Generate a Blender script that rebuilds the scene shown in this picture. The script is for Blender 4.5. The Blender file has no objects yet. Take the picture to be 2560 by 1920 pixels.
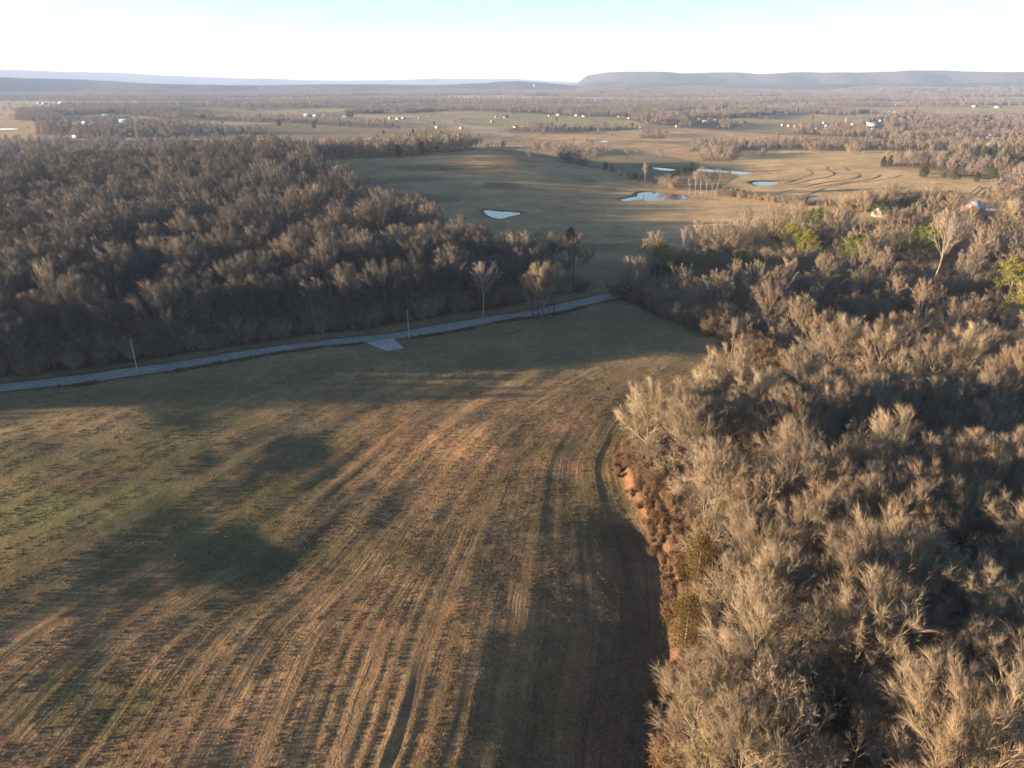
import bpy, math, random
import numpy as np
from mathutils import Vector, Matrix

R = math.radians
SC = bpy.context.scene
COL = SC.collection
rng = np.random.default_rng(7)

# ------------------------------------------------------------------ camera, sky, sun, exposure
CAM_Z, PITCH, FPX = 75.0, R(23.2), 1762.5      # focal length in pixels of a 2560 wide frame
cam_d = bpy.data.cameras.new('camera')
cam_d.sensor_width = 36.0
cam_d.lens = 36.0 * FPX / 2560.0
cam_d.clip_start = 1.0
cam_d.clip_end = 60000.0
cam = bpy.data.objects.new('camera', cam_d)
COL.objects.link(cam)
cam.location = (0, 0, CAM_Z)
cam.rotation_euler = (R(90) - PITCH, 0, 0)
SC.camera = cam

SUN_EL = R(5.9)
SUN_HEAD = R(2.5)                               # the light travels along +x, turned a little away from the camera
world = bpy.data.worlds.new('World')
SC.world = world
world.use_nodes = True
wn = world.node_tree.nodes
wl = world.node_tree.links
wn.clear()
sky = wn.new('ShaderNodeTexSky')
sky.sky_type = 'NISHITA'
sky.sun_disc = False
sky.sun_elevation = SUN_EL
sky.sun_rotation = R(-90.0) - SUN_HEAD
sky.altitude = 950
sky.air_density = 1.0
sky.dust_density = 0.3
sky.ozone_density = 2.0
bg = wn.new('ShaderNodeBackground')
bg.inputs[1].default_value = 0.05
wo = wn.new('ShaderNodeOutputWorld')
wl.new(sky.outputs[0], bg.inputs[0])
wl.new(bg.outputs[0], wo.inputs[0])

sun_d = bpy.data.lights.new('sun', 'SUN')
sun_d.energy = 5.0
sun_d.angle = R(0.5)
sun_d.color = (1.0, 0.74, 0.48)
sun = bpy.data.objects.new('sun', sun_d)
COL.objects.link(sun)
ldir = Vector((math.cos(SUN_EL) * math.cos(SUN_HEAD), math.cos(SUN_EL) * math.sin(SUN_HEAD), -math.sin(SUN_EL)))
sun.rotation_euler = ldir.to_track_quat('-Z', 'Y').to_euler()
sun.location = (-300, 0, 200)

SC.view_settings.view_transform = 'Standard'
SC.view_settings.look = 'None'
SC.view_settings.exposure = 2.8
SC.view_settings.gamma = 1.0
SC.view_settings.use_curve_mapping = False
SC.cycles.max_bounces = 5
SC.cycles.diffuse_bounces = 1
SC.cycles.glossy_bounces = 2
SC.cycles.transmission_bounces = 2
SC.cycles.transparent_max_bounces = 4
SC.cycles.volume_bounces = 0
SC.cycles.use_denoising = True

# ------------------------------------------------------------------ numeric helpers
def smooth(a, b, v):
    t = np.clip((v - a) / (b - a), 0, 1)
    return t * t * (3 - 2 * t)

def _hash(ix, iy, seed):
    h = (ix.astype(np.int64) * 374761393 + iy.astype(np.int64) * 668265263 + seed * 982451653) & 0xffffffff
    h = ((h ^ (h >> 13)) * 1274126177) & 0xffffffff
    h = (h ^ (h >> 16)) & 0xffffffff
    return h.astype(np.float64) / 2147483647.5 - 1.0

def vnoise(x, y, seed=0):
    x = np.asarray(x, float); y = np.asarray(y, float)
    ix = np.floor(x); iy = np.floor(y)
    fx = x - ix; fy = y - iy
    fx = fx * fx * fx * (fx * (fx * 6 - 15) + 10); fy = fy * fy * fy * (fy * (fy * 6 - 15) + 10)
    a = _hash(ix, iy, seed); b = _hash(ix + 1, iy, seed); c = _hash(ix, iy + 1, seed); d = _hash(ix + 1, iy + 1, seed)
    return (a * (1 - fx) + b * fx) * (1 - fy) + (c * (1 - fx) + d * fx) * fy

def fbm(x, y, seed=0, octv=4):
    s = 0.0; a = 1.0; t = 0.0
    for k in range(octv):
        s = s + a * vnoise(x * (2 ** k) + 17.3 * k, y * (2 ** k) - 9.1 * k, seed + k)
        t += a; a *= 0.5
    return s / t

def inpoly(x, y, poly):
    x = np.asarray(x, float); y = np.asarray(y, float)
    res = np.zeros(x.shape, bool)
    n = len(poly)
    for i in range(n):
        x1, y1 = poly[i]; x2, y2 = poly[(i + 1) % n]
        if y1 == y2:
            continue
        c = ((y1 > y) != (y2 > y)) & (x < (x2 - x1) * (y - y1) / (y2 - y1) + x1)
        res ^= c
    return res

def dist_poly(x, y, pts, closed=False):
    """distance to a polyline"""
    x = np.asarray(x, float); y = np.asarray(y, float)
    best = np.full(x.shape, 1e9)
    n = len(pts)
    for i in range(n if closed else n - 1):
        ax, ay = pts[i][:2]; bx, by = pts[(i + 1) % n][:2]
        dx, dy = bx - ax, by - ay
        L = dx * dx + dy * dy + 1e-9
        t = np.clip(((x - ax) * dx + (y - ay) * dy) / L, 0, 1)
        best = np.minimum(best, np.hypot(x - ax - t * dx, y - ay - t * dy))
    return best

CP, SP = math.cos(PITCH), math.sin(PITCH)
def ray(px, py):
    a = (np.asarray(px, float) - 1280) / FPX; b = (960 - np.asarray(py, float)) / FPX
    return a, CP + b * SP, -SP + b * CP

def flat(px, py, z=0.0):
    dx, dy, dz = ray(px, py)
    t = (z - CAM_Z) / dz
    return dx * t, dy * t

def project(x, y, z):
    z = z - CAM_Z
    f = y * CP - z * SP
    u = y * SP + z * CP
    f = np.where(f < 0.1, 0.1, f)
    return 1280 + FPX * x / f, 960 - FPX * u / f

# ------------------------------------------------------------------ plough and mowing rows of the near field: a scalar that runs across the rows
ROWS = [
    [(1800, 905), (1640, 1010), (1560, 1100), (1535, 1166), (1555, 1240), (1600, 1310), (1640, 1400), (1648, 1500), (1640, 1650), (1590, 1800), (1560, 1950)],
    [(1740, 860), (1560, 980), (1480, 1100), (1450, 1230), (1460, 1400), (1470, 1600), (1440, 1950)],
    [(1640, 860), (1440, 1000), (1340, 1120), (1280, 1260), (1230, 1400), (1180, 1600), (1080, 1950)],
    [(1500, 880), (1250, 1020), (1130, 1130), (1030, 1260), (920, 1400), (760, 1600), (600, 1950)],
    [(1300, 920), (1050, 1060), (920, 1180), (820, 1290), (640, 1440), (400, 1620), (150, 1950)],
    [(1050, 980), (850, 1100), (700, 1200), (500, 1340), (250, 1500), (0, 1650)],
    [(700, 1040), (450, 1180), (200, 1330), (0, 1430)]]
_s = [0, 11, 24, 41, 58, 76, 96]
_cp = []; _cv = []
for k, g in enumerate(ROWS):
    for p in g:
        X, Y = flat(*p)
        _cp.append((float(X), float(Y))); _cv.append(_s[k])
_cp = np.array(_cp) / 50.0; _cv = np.array(_cv, float)
def _tps(r2):
    return 0.5 * r2 * np.log(r2 + 1e-9)
_n = len(_cp)
_K = _tps(((_cp[:, None] - _cp[None]) ** 2).sum(-1)) + 0.02 * np.eye(_n)
_P = np.hstack([np.ones((_n, 1)), _cp])
_A = np.block([[_K, _P], [_P.T, np.zeros((3, 3))]])
_W = np.linalg.solve(_A, np.concatenate([_cv, np.zeros(3)]))
def row_s(x, y):
    p = np.stack([np.asarray(x, float).ravel(), np.asarray(y, float).ravel()], 1) / 50.0
    out = _W[_n] + p @ _W[_n + 1:]
    for i in range(_n):
        out += _W[i] * _tps(((p - _cp[i]) ** 2).sum(1))
    return out.reshape(np.shape(x))

# ------------------------------------------------------------------ outlines on the ground (photo pixels -> metres on the ground)
def outline(pxs):
    X, Y = flat([p[0] for p in pxs], [p[1] for p in pxs])
    return [(float(a), float(b)) for a, b in zip(X, Y)]

EDGE_PX = [(1900, 985), (1760, 1010), (1650, 1050), (1575, 1090), (1550, 1121), (1541, 1166), (1560, 1234), (1591, 1280), (1623, 1325), (1645, 1383), (1660, 1438),
           (1668, 1500), (1662, 1600), (1645, 1700), (1610, 1800), (1590, 1950), (1590, 2300)]
EDGE = outline(EDGE_PX)
NEAR_WOOD = outline(EDGE_PX[1:]) + outline([(3000, 2300), (3300, 1080), (2560, 1070), (2100, 1015), (1900, 985)])
UPPER_PX = [(1530, 742), (1600, 772), (1680, 800), (1740, 825), (1800, 856), (1835, 900), (1900, 960), (2100, 1000), (2560, 1060), (3300, 1080), (3300, 600),
            (2560, 572), (2400, 560), (2250, 565), (2100, 580), (1950, 592), (1850, 606), (1745, 622), (1625, 668), (1540, 712)]
UPPER_WOOD = outline(UPPER_PX)
ROAD_PX = [(0, 968), (244, 941), (447, 917), (692, 882), (850, 860), (972, 843), (1135, 815), (1297, 786), (1420, 764), (1525, 740)]
ROAD = outline(ROAD_PX)
_d = Vector((ROAD[1][0] - ROAD[0][0], ROAD[1][1] - ROAD[0][1])).normalized()
ROAD = [(ROAD[0][0] - _d.x * 420, ROAD[0][1] - _d.y * 420 + 25), (ROAD[0][0] - _d.x * 160, ROAD[0][1] - _d.y * 160 + 5)] + ROAD + outline([(1590, 724), (1680, 712), (1800, 700)])
LEFT_WOOD = [(ROAD[0][0] - 20, ROAD[0][1] + 16)] + outline([(0, 948), (300, 915), (700, 854), (1000, 814), (1300, 758), (1480, 728), (1430, 716), (1330, 700), (1140, 640), (1020, 578), (900, 515), (800, 468),
             (760, 440), (700, 432), (400, 440), (0, 448), (-500, 455)]) + [(-560, 420)]

def catmull(pts, step):
    P = [np.array(p, float) for p in pts]
    P = [2 * P[0] - P[1]] + P + [2 * P[-1] - P[-2]]
    out = []
    for i in range(1, len(P) - 2):
        a, b, c, d = P[i - 1], P[i], P[i + 1], P[i + 2]
        n = max(2, int(np.linalg.norm(c - b) / step))
        for k in range(n):
            t = k / n
            out.append(0.5 * ((2 * b) + (c - a) * t + (2 * a - 5 * b + 4 * c - d) * t * t + (3 * b - a - 3 * c + d) * t ** 3))
    out.append(P[-2])
    return [tuple(o) for o in out]

# ------------------------------------------------------------------ terrain height
def tab(xs, ys):
    xs = np.arctan((np.array(xs, float) - 1280) / FPX)
    return xs, np.array(ys, float)
MESA_T = tab([1180, 1330, 1400, 1430, 1441, 1452, 1475, 1600, 1700, 1790, 1850, 1900, 2060, 2200, 2300, 2500, 3200], [0, 10, 30, 52, 104, 142, 156, 160, 158, 153, 138, 145, 150, 158, 152, 146, 150])
RANGE_T = tab([-900, 0, 100, 200, 400, 500, 600, 700, 800, 900, 980, 1100, 1200, 1290, 1380, 1430, 1600, 3200], [300, 330, 345, 332, 312, 266, 245, 222, 198, 190, 192, 224, 220, 216, 170, 155, 120, 120])
FOOT_T = tab([-900, 0, 100, 200, 300, 400, 500, 650, 1100, 1200, 1290, 1340, 1430, 1480], [140, 132, 126, 120, 108, 92, 72, 60, 52, 66, 92, 84, 50, 30])

PONDS_PX = [
    [(1208, 525), (1228, 527), (1251, 529), (1280, 530), (1302, 533), (1292, 538), (1275, 541), (1253, 547), (1232, 544), (1216, 536)],
    [(1549, 500), (1575, 494), (1592, 491), (1594, 485), (1606, 481), (1635, 480), (1664, 483), (1700, 487), (1717, 494), (1706, 499), (1665, 501), (1623, 503), (1590, 500), (1566, 504)],
    [(1739, 424), (1765, 423), (1794, 425), (1840, 428), (1882, 432), (1868, 435), (1851, 437), (1820, 433), (1782, 431), (1755, 428)],
    [(1627, 419), (1655, 420), (1690, 424), (1675, 427), (1650, 425)],
    [(1878, 457), (1904, 454), (1943, 456), (1943, 461), (1925, 463), (1904, 465), (1888, 462)],
    [(2016, 497), (2038, 494), (2067, 500), (2052, 505), (2034, 502)],
    [(1483, 353), (1505, 351), (1521, 354), (1505, 356)],
    [(-40, 320), (20, 320), (48, 322), (20, 325), (-40, 325)]]

_spts = None
def base_h(x, y):
    x = np.asarray(x, float); y = np.asarray(y, float)
    d = np.hypot(x, y)
    phi = np.arctan2(x, np.maximum(y, 1e-3))
    front = (y > 0)
    # pasture hill in the middle distance
    sx = np.where(x > -25, 66.0, 185.0)
    z = 19.5 * np.exp(-((x + 25) ** 2) / (2 * sx ** 2)) * np.exp(-((y - 655) ** 2) / (2 * 88.0 ** 2))
    # rise under the left wood
    z = z - 1.5 * np.exp(-((x + 260) / 190) ** 2 - ((y - 440) / 110) ** 2)
    # fields on the right climb gently away from the sun
    z = z + 0.036 * np.clip(x - 110, 0, 420) * smooth(330, 420, y) * (1 - smooth(900, 1200, y))
    # hollow in the woods on the right
    z = z - 11.0 * np.exp(-((x - 142) / 42) ** 2 - ((y - 205) / 26) ** 2)
    z = z - 5.0 * np.exp(-((x - 130) / 50) ** 2 - ((y - 120) / 40) ** 2) * 0.6
    # hollow behind the pasture hill, then rolling country
    z = z - 9.0 * smooth(700, 860, y) * (1 - smooth(1000, 1300, y))
    far = smooth(600, 1300, d)
    z = z + far * (7.0 * fbm(x / 520, y / 330, 3, 3) + 2.2 * fbm(x / 150, y / 120, 9, 2))
    z = z + smooth(2500, 6000, d) * 14 * fbm(x / 1300, y / 900, 21, 3)
    # ranges
    lat = x / 1500.0; dep = y / 1500.0
    w = 950 * fbm(lat * 2.4, dep * 0.35, 31, 3)
    r0 = 6900 + w
    t1_ = smooth(0, 1, (d - (4700 + 1.1 * w)) / 2300.0)
    t2_ = smooth(0, 1, (d - r0 - 350) / 520.0)
    prof = .40 * t1_ + .60 * t2_
    mesa = np.interp(phi, *MESA_T) * prof * front
    rg = (np.interp(phi, *RANGE_T) - 95) * smooth(0, 1, (d - (12800 + 1.4 * w)) / 2400.0) * front
    ft = 0.8 * np.interp(phi, *FOOT_T) * smooth(0, 1, (d - (5600 + 0.6 * w)) / 900.0) * (1 - smooth(7400, 8200, d)) * front * (1 - smooth(R(6), R(8), phi))
    z = z + np.maximum(mesa, np.maximum(rg, ft)) + smooth(4500, 7000, d) * 7 * fbm(x / 420, y / 420, 77, 3)
    # near ground: swells, the sunk strip along the wood edge and its bank
    nr = 1 - smooth(330, 480, d)
    z = z + nr * (1.9 * fbm(x / 55, y / 38, 41, 2) + 0.30 * fbm(x / 15, y / 11, 43, 3))
    m = (d < 330) & (y > 20) & (y < 300) & (x < 110) & (x > -260)
    if m.any():
        xm = x[m]; ym = y[m]
        s = row_s(xm, ym)
        fade = (1 - smooth(180, 260, np.hypot(xm, ym))) * smooth(-3.5, 1.5, s) * (1 - smooth(90, 120, s))
        am = 0.35 + 0.9 * smooth(-.35, .35, vnoise(xm / 37, ym / 29, 8))
        dn = np.hypot(xm, ym)
        wv = am * (0.085 * vnoise(s / 2.1, ym / 45, 5) * (1 - smooth(125, 185, dn)) + 0.11 * vnoise(s / 6.1, ym / 60, 6) + 0.06 * vnoise(s / 0.8, ym / 30, 7) * (1 - smooth(85, 125, dn)))
        inw = inpoly(xm, ym, NEAR_WOOD)
        de = dist_poly(xm, ym, EDGE)
        sd = np.where(inw, -de, de)
        nearcam = 1 - smooth(125, 165, ym)
        z[m] += 0.9 * np.exp(-((xm - 10) / 25) ** 2 - ((ym - 130) / 38) ** 2) + 3.1 * np.exp(-((xm + 78) / 38) ** 2 - ((ym - 96) / 52) ** 2) - 0.3 * np.exp(-((xm + 30) / 22) ** 2 - ((ym - 136) / 15) ** 2)
        dip = -0.72 * np.exp(-((sd - 1.0) / 3.9) ** 2) * (1 - smooth(96, 128, ym))
        bank = 1.3 * (1 - smooth(-2.6, -0.2, sd)) * nearcam
        hol = -3.4 * np.exp(-((xm - 14) / 12) ** 2 - ((ym - 66) / 13) ** 2) - 1.3 * np.exp(-((xm - 22) / 7) ** 2 - ((ym - 103) / 11) ** 2)  # hollows added to lay dark blots of shade on the field
        z[m] = z[m] + wv * fade * (1 - inw) + dip + bank + hol
    return z

def unproj(px, py, hf=None):
    """where the sight line through a photo pixel meets the ground"""
    hf = hf or base_h
    px = np.atleast_1d(np.asarray(px, float)); py = np.atleast_1d(np.asarray(py, float))
    dx, dy, dz = ray(px, py)
    ts = np.geomspace(55, 20000, 420)
    lo = np.full(px.shape, 20000.0); hi = np.full(px.shape, 20000.0); done = np.zeros(px.shape, bool)
    prev = ts[0]
    for t in ts[1:]:
        b = (CAM_Z + dz * t) < hf(dx * t, dy * t)
        new = b & ~done
        lo[new] = prev; hi[new] = t; done |= b
        prev = t
        if done.all():
            break
    for _ in range(14):
        mid = (lo + hi) / 2
        b = (CAM_Z + dz * mid) < hf(dx * mid, dy * mid)
        hi = np.where(b, mid, hi); lo = np.where(b, lo, mid)
    return dx * hi, dy * hi

PONDS = []
for pp in PONDS_PX:
    cx = sum(p[0] for p in pp) / len(pp); cy = sum(p[1] for p in pp) / len(pp)
    X, Y = unproj([cx], [cy])
    zl = float(base_h(X, Y)[0]) - 0.2
    xs, ys = flat([p[0] for p in pp], [p[1] for p in pp], zl)
    PONDS.append((catmull([(float(a), float(b)) for a, b in zip(xs, ys)] + [(float(xs[0]), float(ys[0]))], 2.5)[:-1], zl))

def H(x, y):
    x = np.atleast_1d(np.asarray(x, float)); y = np.atleast_1d(np.asarray(y, float))
    z = base_h(x, y)
    for poly, zl in PONDS:
        a = np.array(poly)
        c = a.mean(0); rad = np.abs(a - c).max() + 45
        m = (np.abs(x - c[0]) < rad) & (np.abs(y - c[1]) < rad)
        if not m.any():
            continue
        xm = x[m]; ym = y[m]
        ins = inpoly(xm, ym, poly)
        sd = dist_poly(xm, ym, poly[::2], True)
        sc = 28.0 if c[1] < 560 else 40.0
        out = z[m]
        bankh = zl + 0.12 + 0.5 * smooth(0.5, 4, sd)
        k = 1 - smooth(4, sc, sd)
        v = out * (1 - k) + bankh * k
        v = np.where(ins, zl - 0.15 - 0.6 * smooth(0, 6, sd), v)
        z[m] = v
    return z

def H1(x, y):
    return float(H([x], [y])[0])

_TS = np.geomspace(60, 9000, 260)
def P(px, py):
    """ground point under one photo pixel (ponds and banks included)"""
    dx, dy, dz = (float(v) for v in ray(px, py))
    ts = _TS
    for n in (0, 1):
        below = (CAM_Z + dz * ts) < H(dx * ts, dy * ts)
        i = int(np.argmax(below)) if below.any() else len(ts) - 1
        i = max(i, 1)
        if n == 0:
            ts = np.linspace(ts[i - 1], ts[i], 24)
    return dx * float(ts[i]), dy * float(ts[i])

# ------------------------------------------------------------------ materials
def new_mat(name, rough=0.9):
    m = bpy.data.materials.new(name)
    m.use_nodes = True
    b = m.node_tree.nodes['Principled BSDF']
    b.inputs['Roughness'].default_value = rough
    b.inputs['Specular IOR Level'].default_value = 0.15
    return m, m.node_tree.nodes, m.node_tree.links, b

def N(nodes, kind, **kw):
    n = nodes.new(kind)
    for k, v in kw.items():
        setattr(n, k, v)
    return n

def noise_node(nodes, links, vec, scale, detail=4, rough=0.6):
    n = N(nodes, 'ShaderNodeTexNoise')
    n.inputs['Scale'].default_value = scale
    n.inputs['Detail'].default_value = detail
    n.inputs['Roughness'].default_value = rough
    if vec is not None:
        links.new(vec, n.inputs['Vector'])
    return n.outputs[0]

def mapr(nodes, links, sock, a, b, c, d):
    n = N(nodes, 'ShaderNodeMapRange')
    for i, v in enumerate((a, b, c, d)):
        n.inputs[i + 1].default_value = v
    links.new(sock, n.inputs[0])
    return n.outputs[0]

def mathn(nodes, links, op, a, b=None):
    n = N(nodes, 'ShaderNodeMath', operation=op)
    for i, v in enumerate((a, b)):
        if v is None:
            continue
        if isinstance(v, (int, float)):
            n.inputs[i].default_value = v
        else:
            links.new(v, n.inputs[i])
    return n.outputs[0]

def mixc(nodes, links, fac, a, b, mode='MIX'):
    n = N(nodes, 'ShaderNodeMix', data_type='RGBA', blend_type=mode)
    for sock, v in ((n.inputs[0], fac), (n.inputs[6], a), (n.inputs[7], b)):
        if isinstance(v, (int, float)):
            sock.default_value = v
        elif isinstance(v, tuple):
            sock.default_value = (*v, 1.0)
        else:
            links.new(v, sock)
    return n.outputs[2]

def simple_mat(name, col, rough=0.8, var=0.25, scale=1.5, spec=0.15, metal=0.0):
    m, n, l, b = new_mat(name, rough)
    tc = N(n, 'ShaderNodeTexCoord')
    f = noise_node(n, l, tc.outputs['Object'], scale, 5)
    f = mapr(n, l, f, 0.3, 0.7, 1 - var, 1 + var)
    hs = N(n, 'ShaderNodeHueSaturation'); hs.inputs['Color'].default_value = (*col, 1)
    l.new(f, hs.inputs['Value']); l.new(hs.outputs[0], b.inputs['Base Color'])
    b.inputs['Specular IOR Level'].default_value = spec
    b.inputs['Metallic'].default_value = metal
    return m

def ground_material():
    m, n, l, b = new_mat('ground_grass', 0.95)
    b.inputs['Specular IOR Level'].default_value = 0.05
    geo = N(n, 'ShaderNodeNewGeometry'); pos = geo.outputs['Position']
    col = N(n, 'ShaderNodeAttribute', attribute_name='col').outputs['Color']
    row = N(n, 'ShaderNodeAttribute', attribute_name='row').outputs['Fac']
    rw = N(n, 'ShaderNodeAttribute', attribute_name='rw').outputs['Fac']
    rough = N(n, 'ShaderNodeAttribute', attribute_name='woods').outputs['Fac']
    # broad, medium and fine mottling
    c = col
    a1 = mapr(n, l, noise_node(n, l, pos, 0.045, 4, 0.6), 0.35, 0.65, 0.82, 1.18)
    a2 = mapr(n, l, noise_node(n, l, pos, 0.45, 5, 0.65), 0.3, 0.7, 0.78, 1.22)
    a3 = mapr(n, l, noise_node(n, l, pos, 3.2, 3, 0.7), 0.3, 0.7, 0.6, 1.4)
    v = mathn(n, l, 'MULTIPLY', mathn(n, l, 'MULTIPLY', a1, a2), a3)
    # greener tufts
    g = mapr(n, l, noise_node(n, l, pos, 1.1, 4, 0.7), 0.5, 0.72, 0.0, 0.55)
    c = mixc(n, l, g, c, mixc(n, l, 1.0, c, (0.72, 0.95, 0.5), 'MULTIPLY'))
    rd = mapr(n, l, noise_node(n, l, pos, 0.16, 5, 0.7), 0.52, 0.75, 0.0, 0.5)
    c = mixc(n, l, rd, c, mixc(n, l, 1.0, c, (1.25, 0.86, 0.72), 'MULTIPLY'))
    # swath lines
    wob = mathn(n, l, 'MULTIPLY', noise_node(n, l, pos, 0.12, 2), .9)
    rr = mathn(n, l, 'ADD', row, wob)
    cx = N(n, 'ShaderNodeCombineXYZ')
    l.new(rr, cx.inputs[0])
    sep = N(n, 'ShaderNodeSeparateXYZ'); l.new(pos, sep.inputs[0])
    l.new(mathn(n, l, 'MULTIPLY', sep.outputs[1], 0.014), cx.inputs[1])
    def line(scale):
        return mapr(n, l, noise_node(n, l, cx.outputs[0], scale, 2, .6), .36, .64, -1.0, 1.0)
    w1 = line(1.3); w2 = line(0.42)
    brk = mapr(n, l, noise_node(n, l, pos, 0.09, 4, 0.6), 0.42, 0.62, 0.0, 1.0)
    ws = mathn(n, l, 'ADD', mathn(n, l, 'MULTIPLY', w1, mapr(n, l, brk, 0, 1, .06, .20)), mathn(n, l, 'MULTIPLY', w2, mapr(n, l, brk, 0, 1, .03, .11)))
    ws = mathn(n, l, 'MULTIPLY', ws, rw)
    v = mathn(n, l, 'MULTIPLY', v, mathn(n, l, 'ADD', 1.0, ws))
    hs = N(n, 'ShaderNodeHueSaturation')
    l.new(c, hs.inputs['Color']); l.new(v, hs.inputs['Value'])
    l.new(hs.outputs[0], b.inputs['Base Color'])
    # relief: stubble, rows, and coarse roughness where far woods cover the ground
    h = mathn(n, l, 'MULTIPLY', noise_node(n, l, pos, 2.6, 4, 0.75), 0.24)
    h = mathn(n, l, 'ADD', h, mathn(n, l, 'MULTIPLY', noise_node(n, l, pos, 0.5, 4, 0.6), 0.45))
    hr = mathn(n, l, 'MULTIPLY', mathn(n, l, 'ADD', mathn(n, l, 'MULTIPLY', w1, mapr(n, l, brk, 0, 1, .02, .075)), mathn(n, l, 'MULTIPLY', w2, mapr(n, l, brk, 0, 1, .02, .07))), rw)
    h = mathn(n, l, 'ADD', h, hr)
    h2 = mathn(n, l, 'MULTIPLY', mathn(n, l, 'MULTIPLY', noise_node(n, l, pos, 0.035, 5, 0.7), 22.0), rough)
    h = mathn(n, l, 'ADD', h, h2)
    bp = N(n, 'ShaderNodeBump'); bp.inputs['Strength'].default_value = 1.0; bp.inputs['Distance'].default_value = 1.0
    l.new(h, bp.inputs['Height']); l.new(bp.outputs[0], b.inputs['Normal'])
    return m

# ------------------------------------------------------------------ land cover (outlines traced on the ground)
def C(*v): return np.array(v, float)
TAN = C(.40, .285, .165); STUB = C(.138, .10, .06); OLIVE = C(.19, .155, .088); GREEN = C(.085, .082, .036)
PINK = C(.22, .142, .08); SOIL = C(.16, .08, .042); FLOOR = C(.075, .052, .036); WOODC = C(.115, .092, .078); DUSK = C(.105, .095, .06)

WOODS_PX = [  # (outline, density, evergreen share)
    ([(-200, 258), (230, 258), (234, 243), (-200, 243)], 1.0, .95),
    ([(35, 300), (150, 304), (155, 272), (60, 268)], .8, 0),
    ([(165, 288), (300, 285), (455, 300), (450, 275), (330, 262), (240, 256), (165, 265)], .9, .04),
    ([(88, 335), (165, 340), (185, 315), (95, 312)], .9, 0),
    ([(175, 348), (420, 342), (500, 332), (545, 322), (430, 310), (350, 312), (200, 314)], .8, .06),
    ([(-100, 395), (150, 402), (430, 392), (440, 378), (340, 372), (250, 360), (120, 366), (60, 372), (-100, 376)], .75, .12),
    ([(520, 335), (668, 337), (668, 329), (520, 326)], .8, .1),
    ([(470, 405), (650, 405), (780, 402), (1000, 394), (1112, 383), (1190, 374), (1190, 369), (1000, 368), (700, 374), (470, 388)], 1.2, .03),
    ([(1214, 371), (1262, 370), (1262, 367), (1214, 368)], 1.0, .15),
    ([(530, 264), (800, 268), (730, 257), (560, 247)], 1.0, .9),
    ([(700, 256), (880, 260), (930, 256), (860, 244), (640, 240)], 1.0, .3),
    ([(500, 257), (700, 252), (900, 262), (1010, 262), (1010, 244), (500, 238)], .8, .1),
    ([(860, 285), (1000, 284), (1125, 277), (1000, 273), (880, 276)], .8, .5),
    ([(1010, 266), (1150, 275), (1250, 279), (1430, 289), (1500, 292), (1640, 294), (1800, 284), (1810, 262), (1600, 260), (1400, 262), (1180, 263), (1010, 255)], .85, .08),
    ([(1570, 300), (1620, 310), (1700, 318), (1830, 325), (1850, 312), (1720, 300), (1700, 290), (1590, 290)], .7, .15),
    ([(1710, 296), (1830, 297), (1950, 284), (1880, 272), (1760, 282)], .9, .1),
    ([(2000, 282), (2110, 290), (2180, 280), (2060, 272), (2000, 273)], .8, .3),
    ([(1460, 327), (1545, 328), (1600, 322), (1540, 318), (1460, 322)], .35, .3),
    ([(1240, 330), (1360, 335), (1460, 330), (1440, 318), (1300, 318)], .35, .15),
    ([(1600, 345), (1660, 348), (1670, 338), (1600, 336)], .5, 0),
    ([(1720, 378), (2000, 376), (2330, 378), (2430, 374), (2350, 362), (2000, 362), (1740, 366)], 1.1, .06),
    ([(1760, 402), (1830, 404), (1855, 388), (1790, 378), (1750, 384)], 1.0, 0),
    ([(230, 345), (560, 345), (560, 322), (300, 300), (230, 305)], .5, .1),
    ([(-100, 372), (340, 372), (640, 365), (640, 350), (340, 350), (60, 352), (-100, 360)], .55, .1),
    ([(440, 300), (700, 306), (900, 318), (1000, 322), (1000, 312), (700, 296), (480, 290)], .22, .15),
    ([(1985, 334), (2060, 340), (2180, 345), (2330, 355), (2410, 350), (2360, 335), (2250, 325), (2100, 318), (1985, 318)], .8, .1),
    ([(2290, 338), (2420, 345), (2700, 348), (2700, 290), (2380, 295), (2300, 310)], .8, .12),
    ([(2120, 316), (2200, 322), (2360, 306), (2330, 290), (2260, 286), (2180, 300)], .6, .2),
    ([(2330, 356), (2400, 396), (2700, 420), (2700, 348), (2345, 348)], .55, .1),
    ([(2198, 416), (2290, 419), (2380, 434), (2480, 452), (2560, 466), (2700, 470), (2700, 455), (2560, 450), (2450, 428), (2330, 408), (2215, 406)], 1.0, .08),
    ([(2420, 398), (2560, 404), (2700, 410), (2700, 400), (2560, 394), (2430, 392)], 1.2, .95),
    ([(2470, 505), (2700, 520), (2700, 470), (2560, 468), (2470, 490)], .7, .1),
    
]
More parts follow.
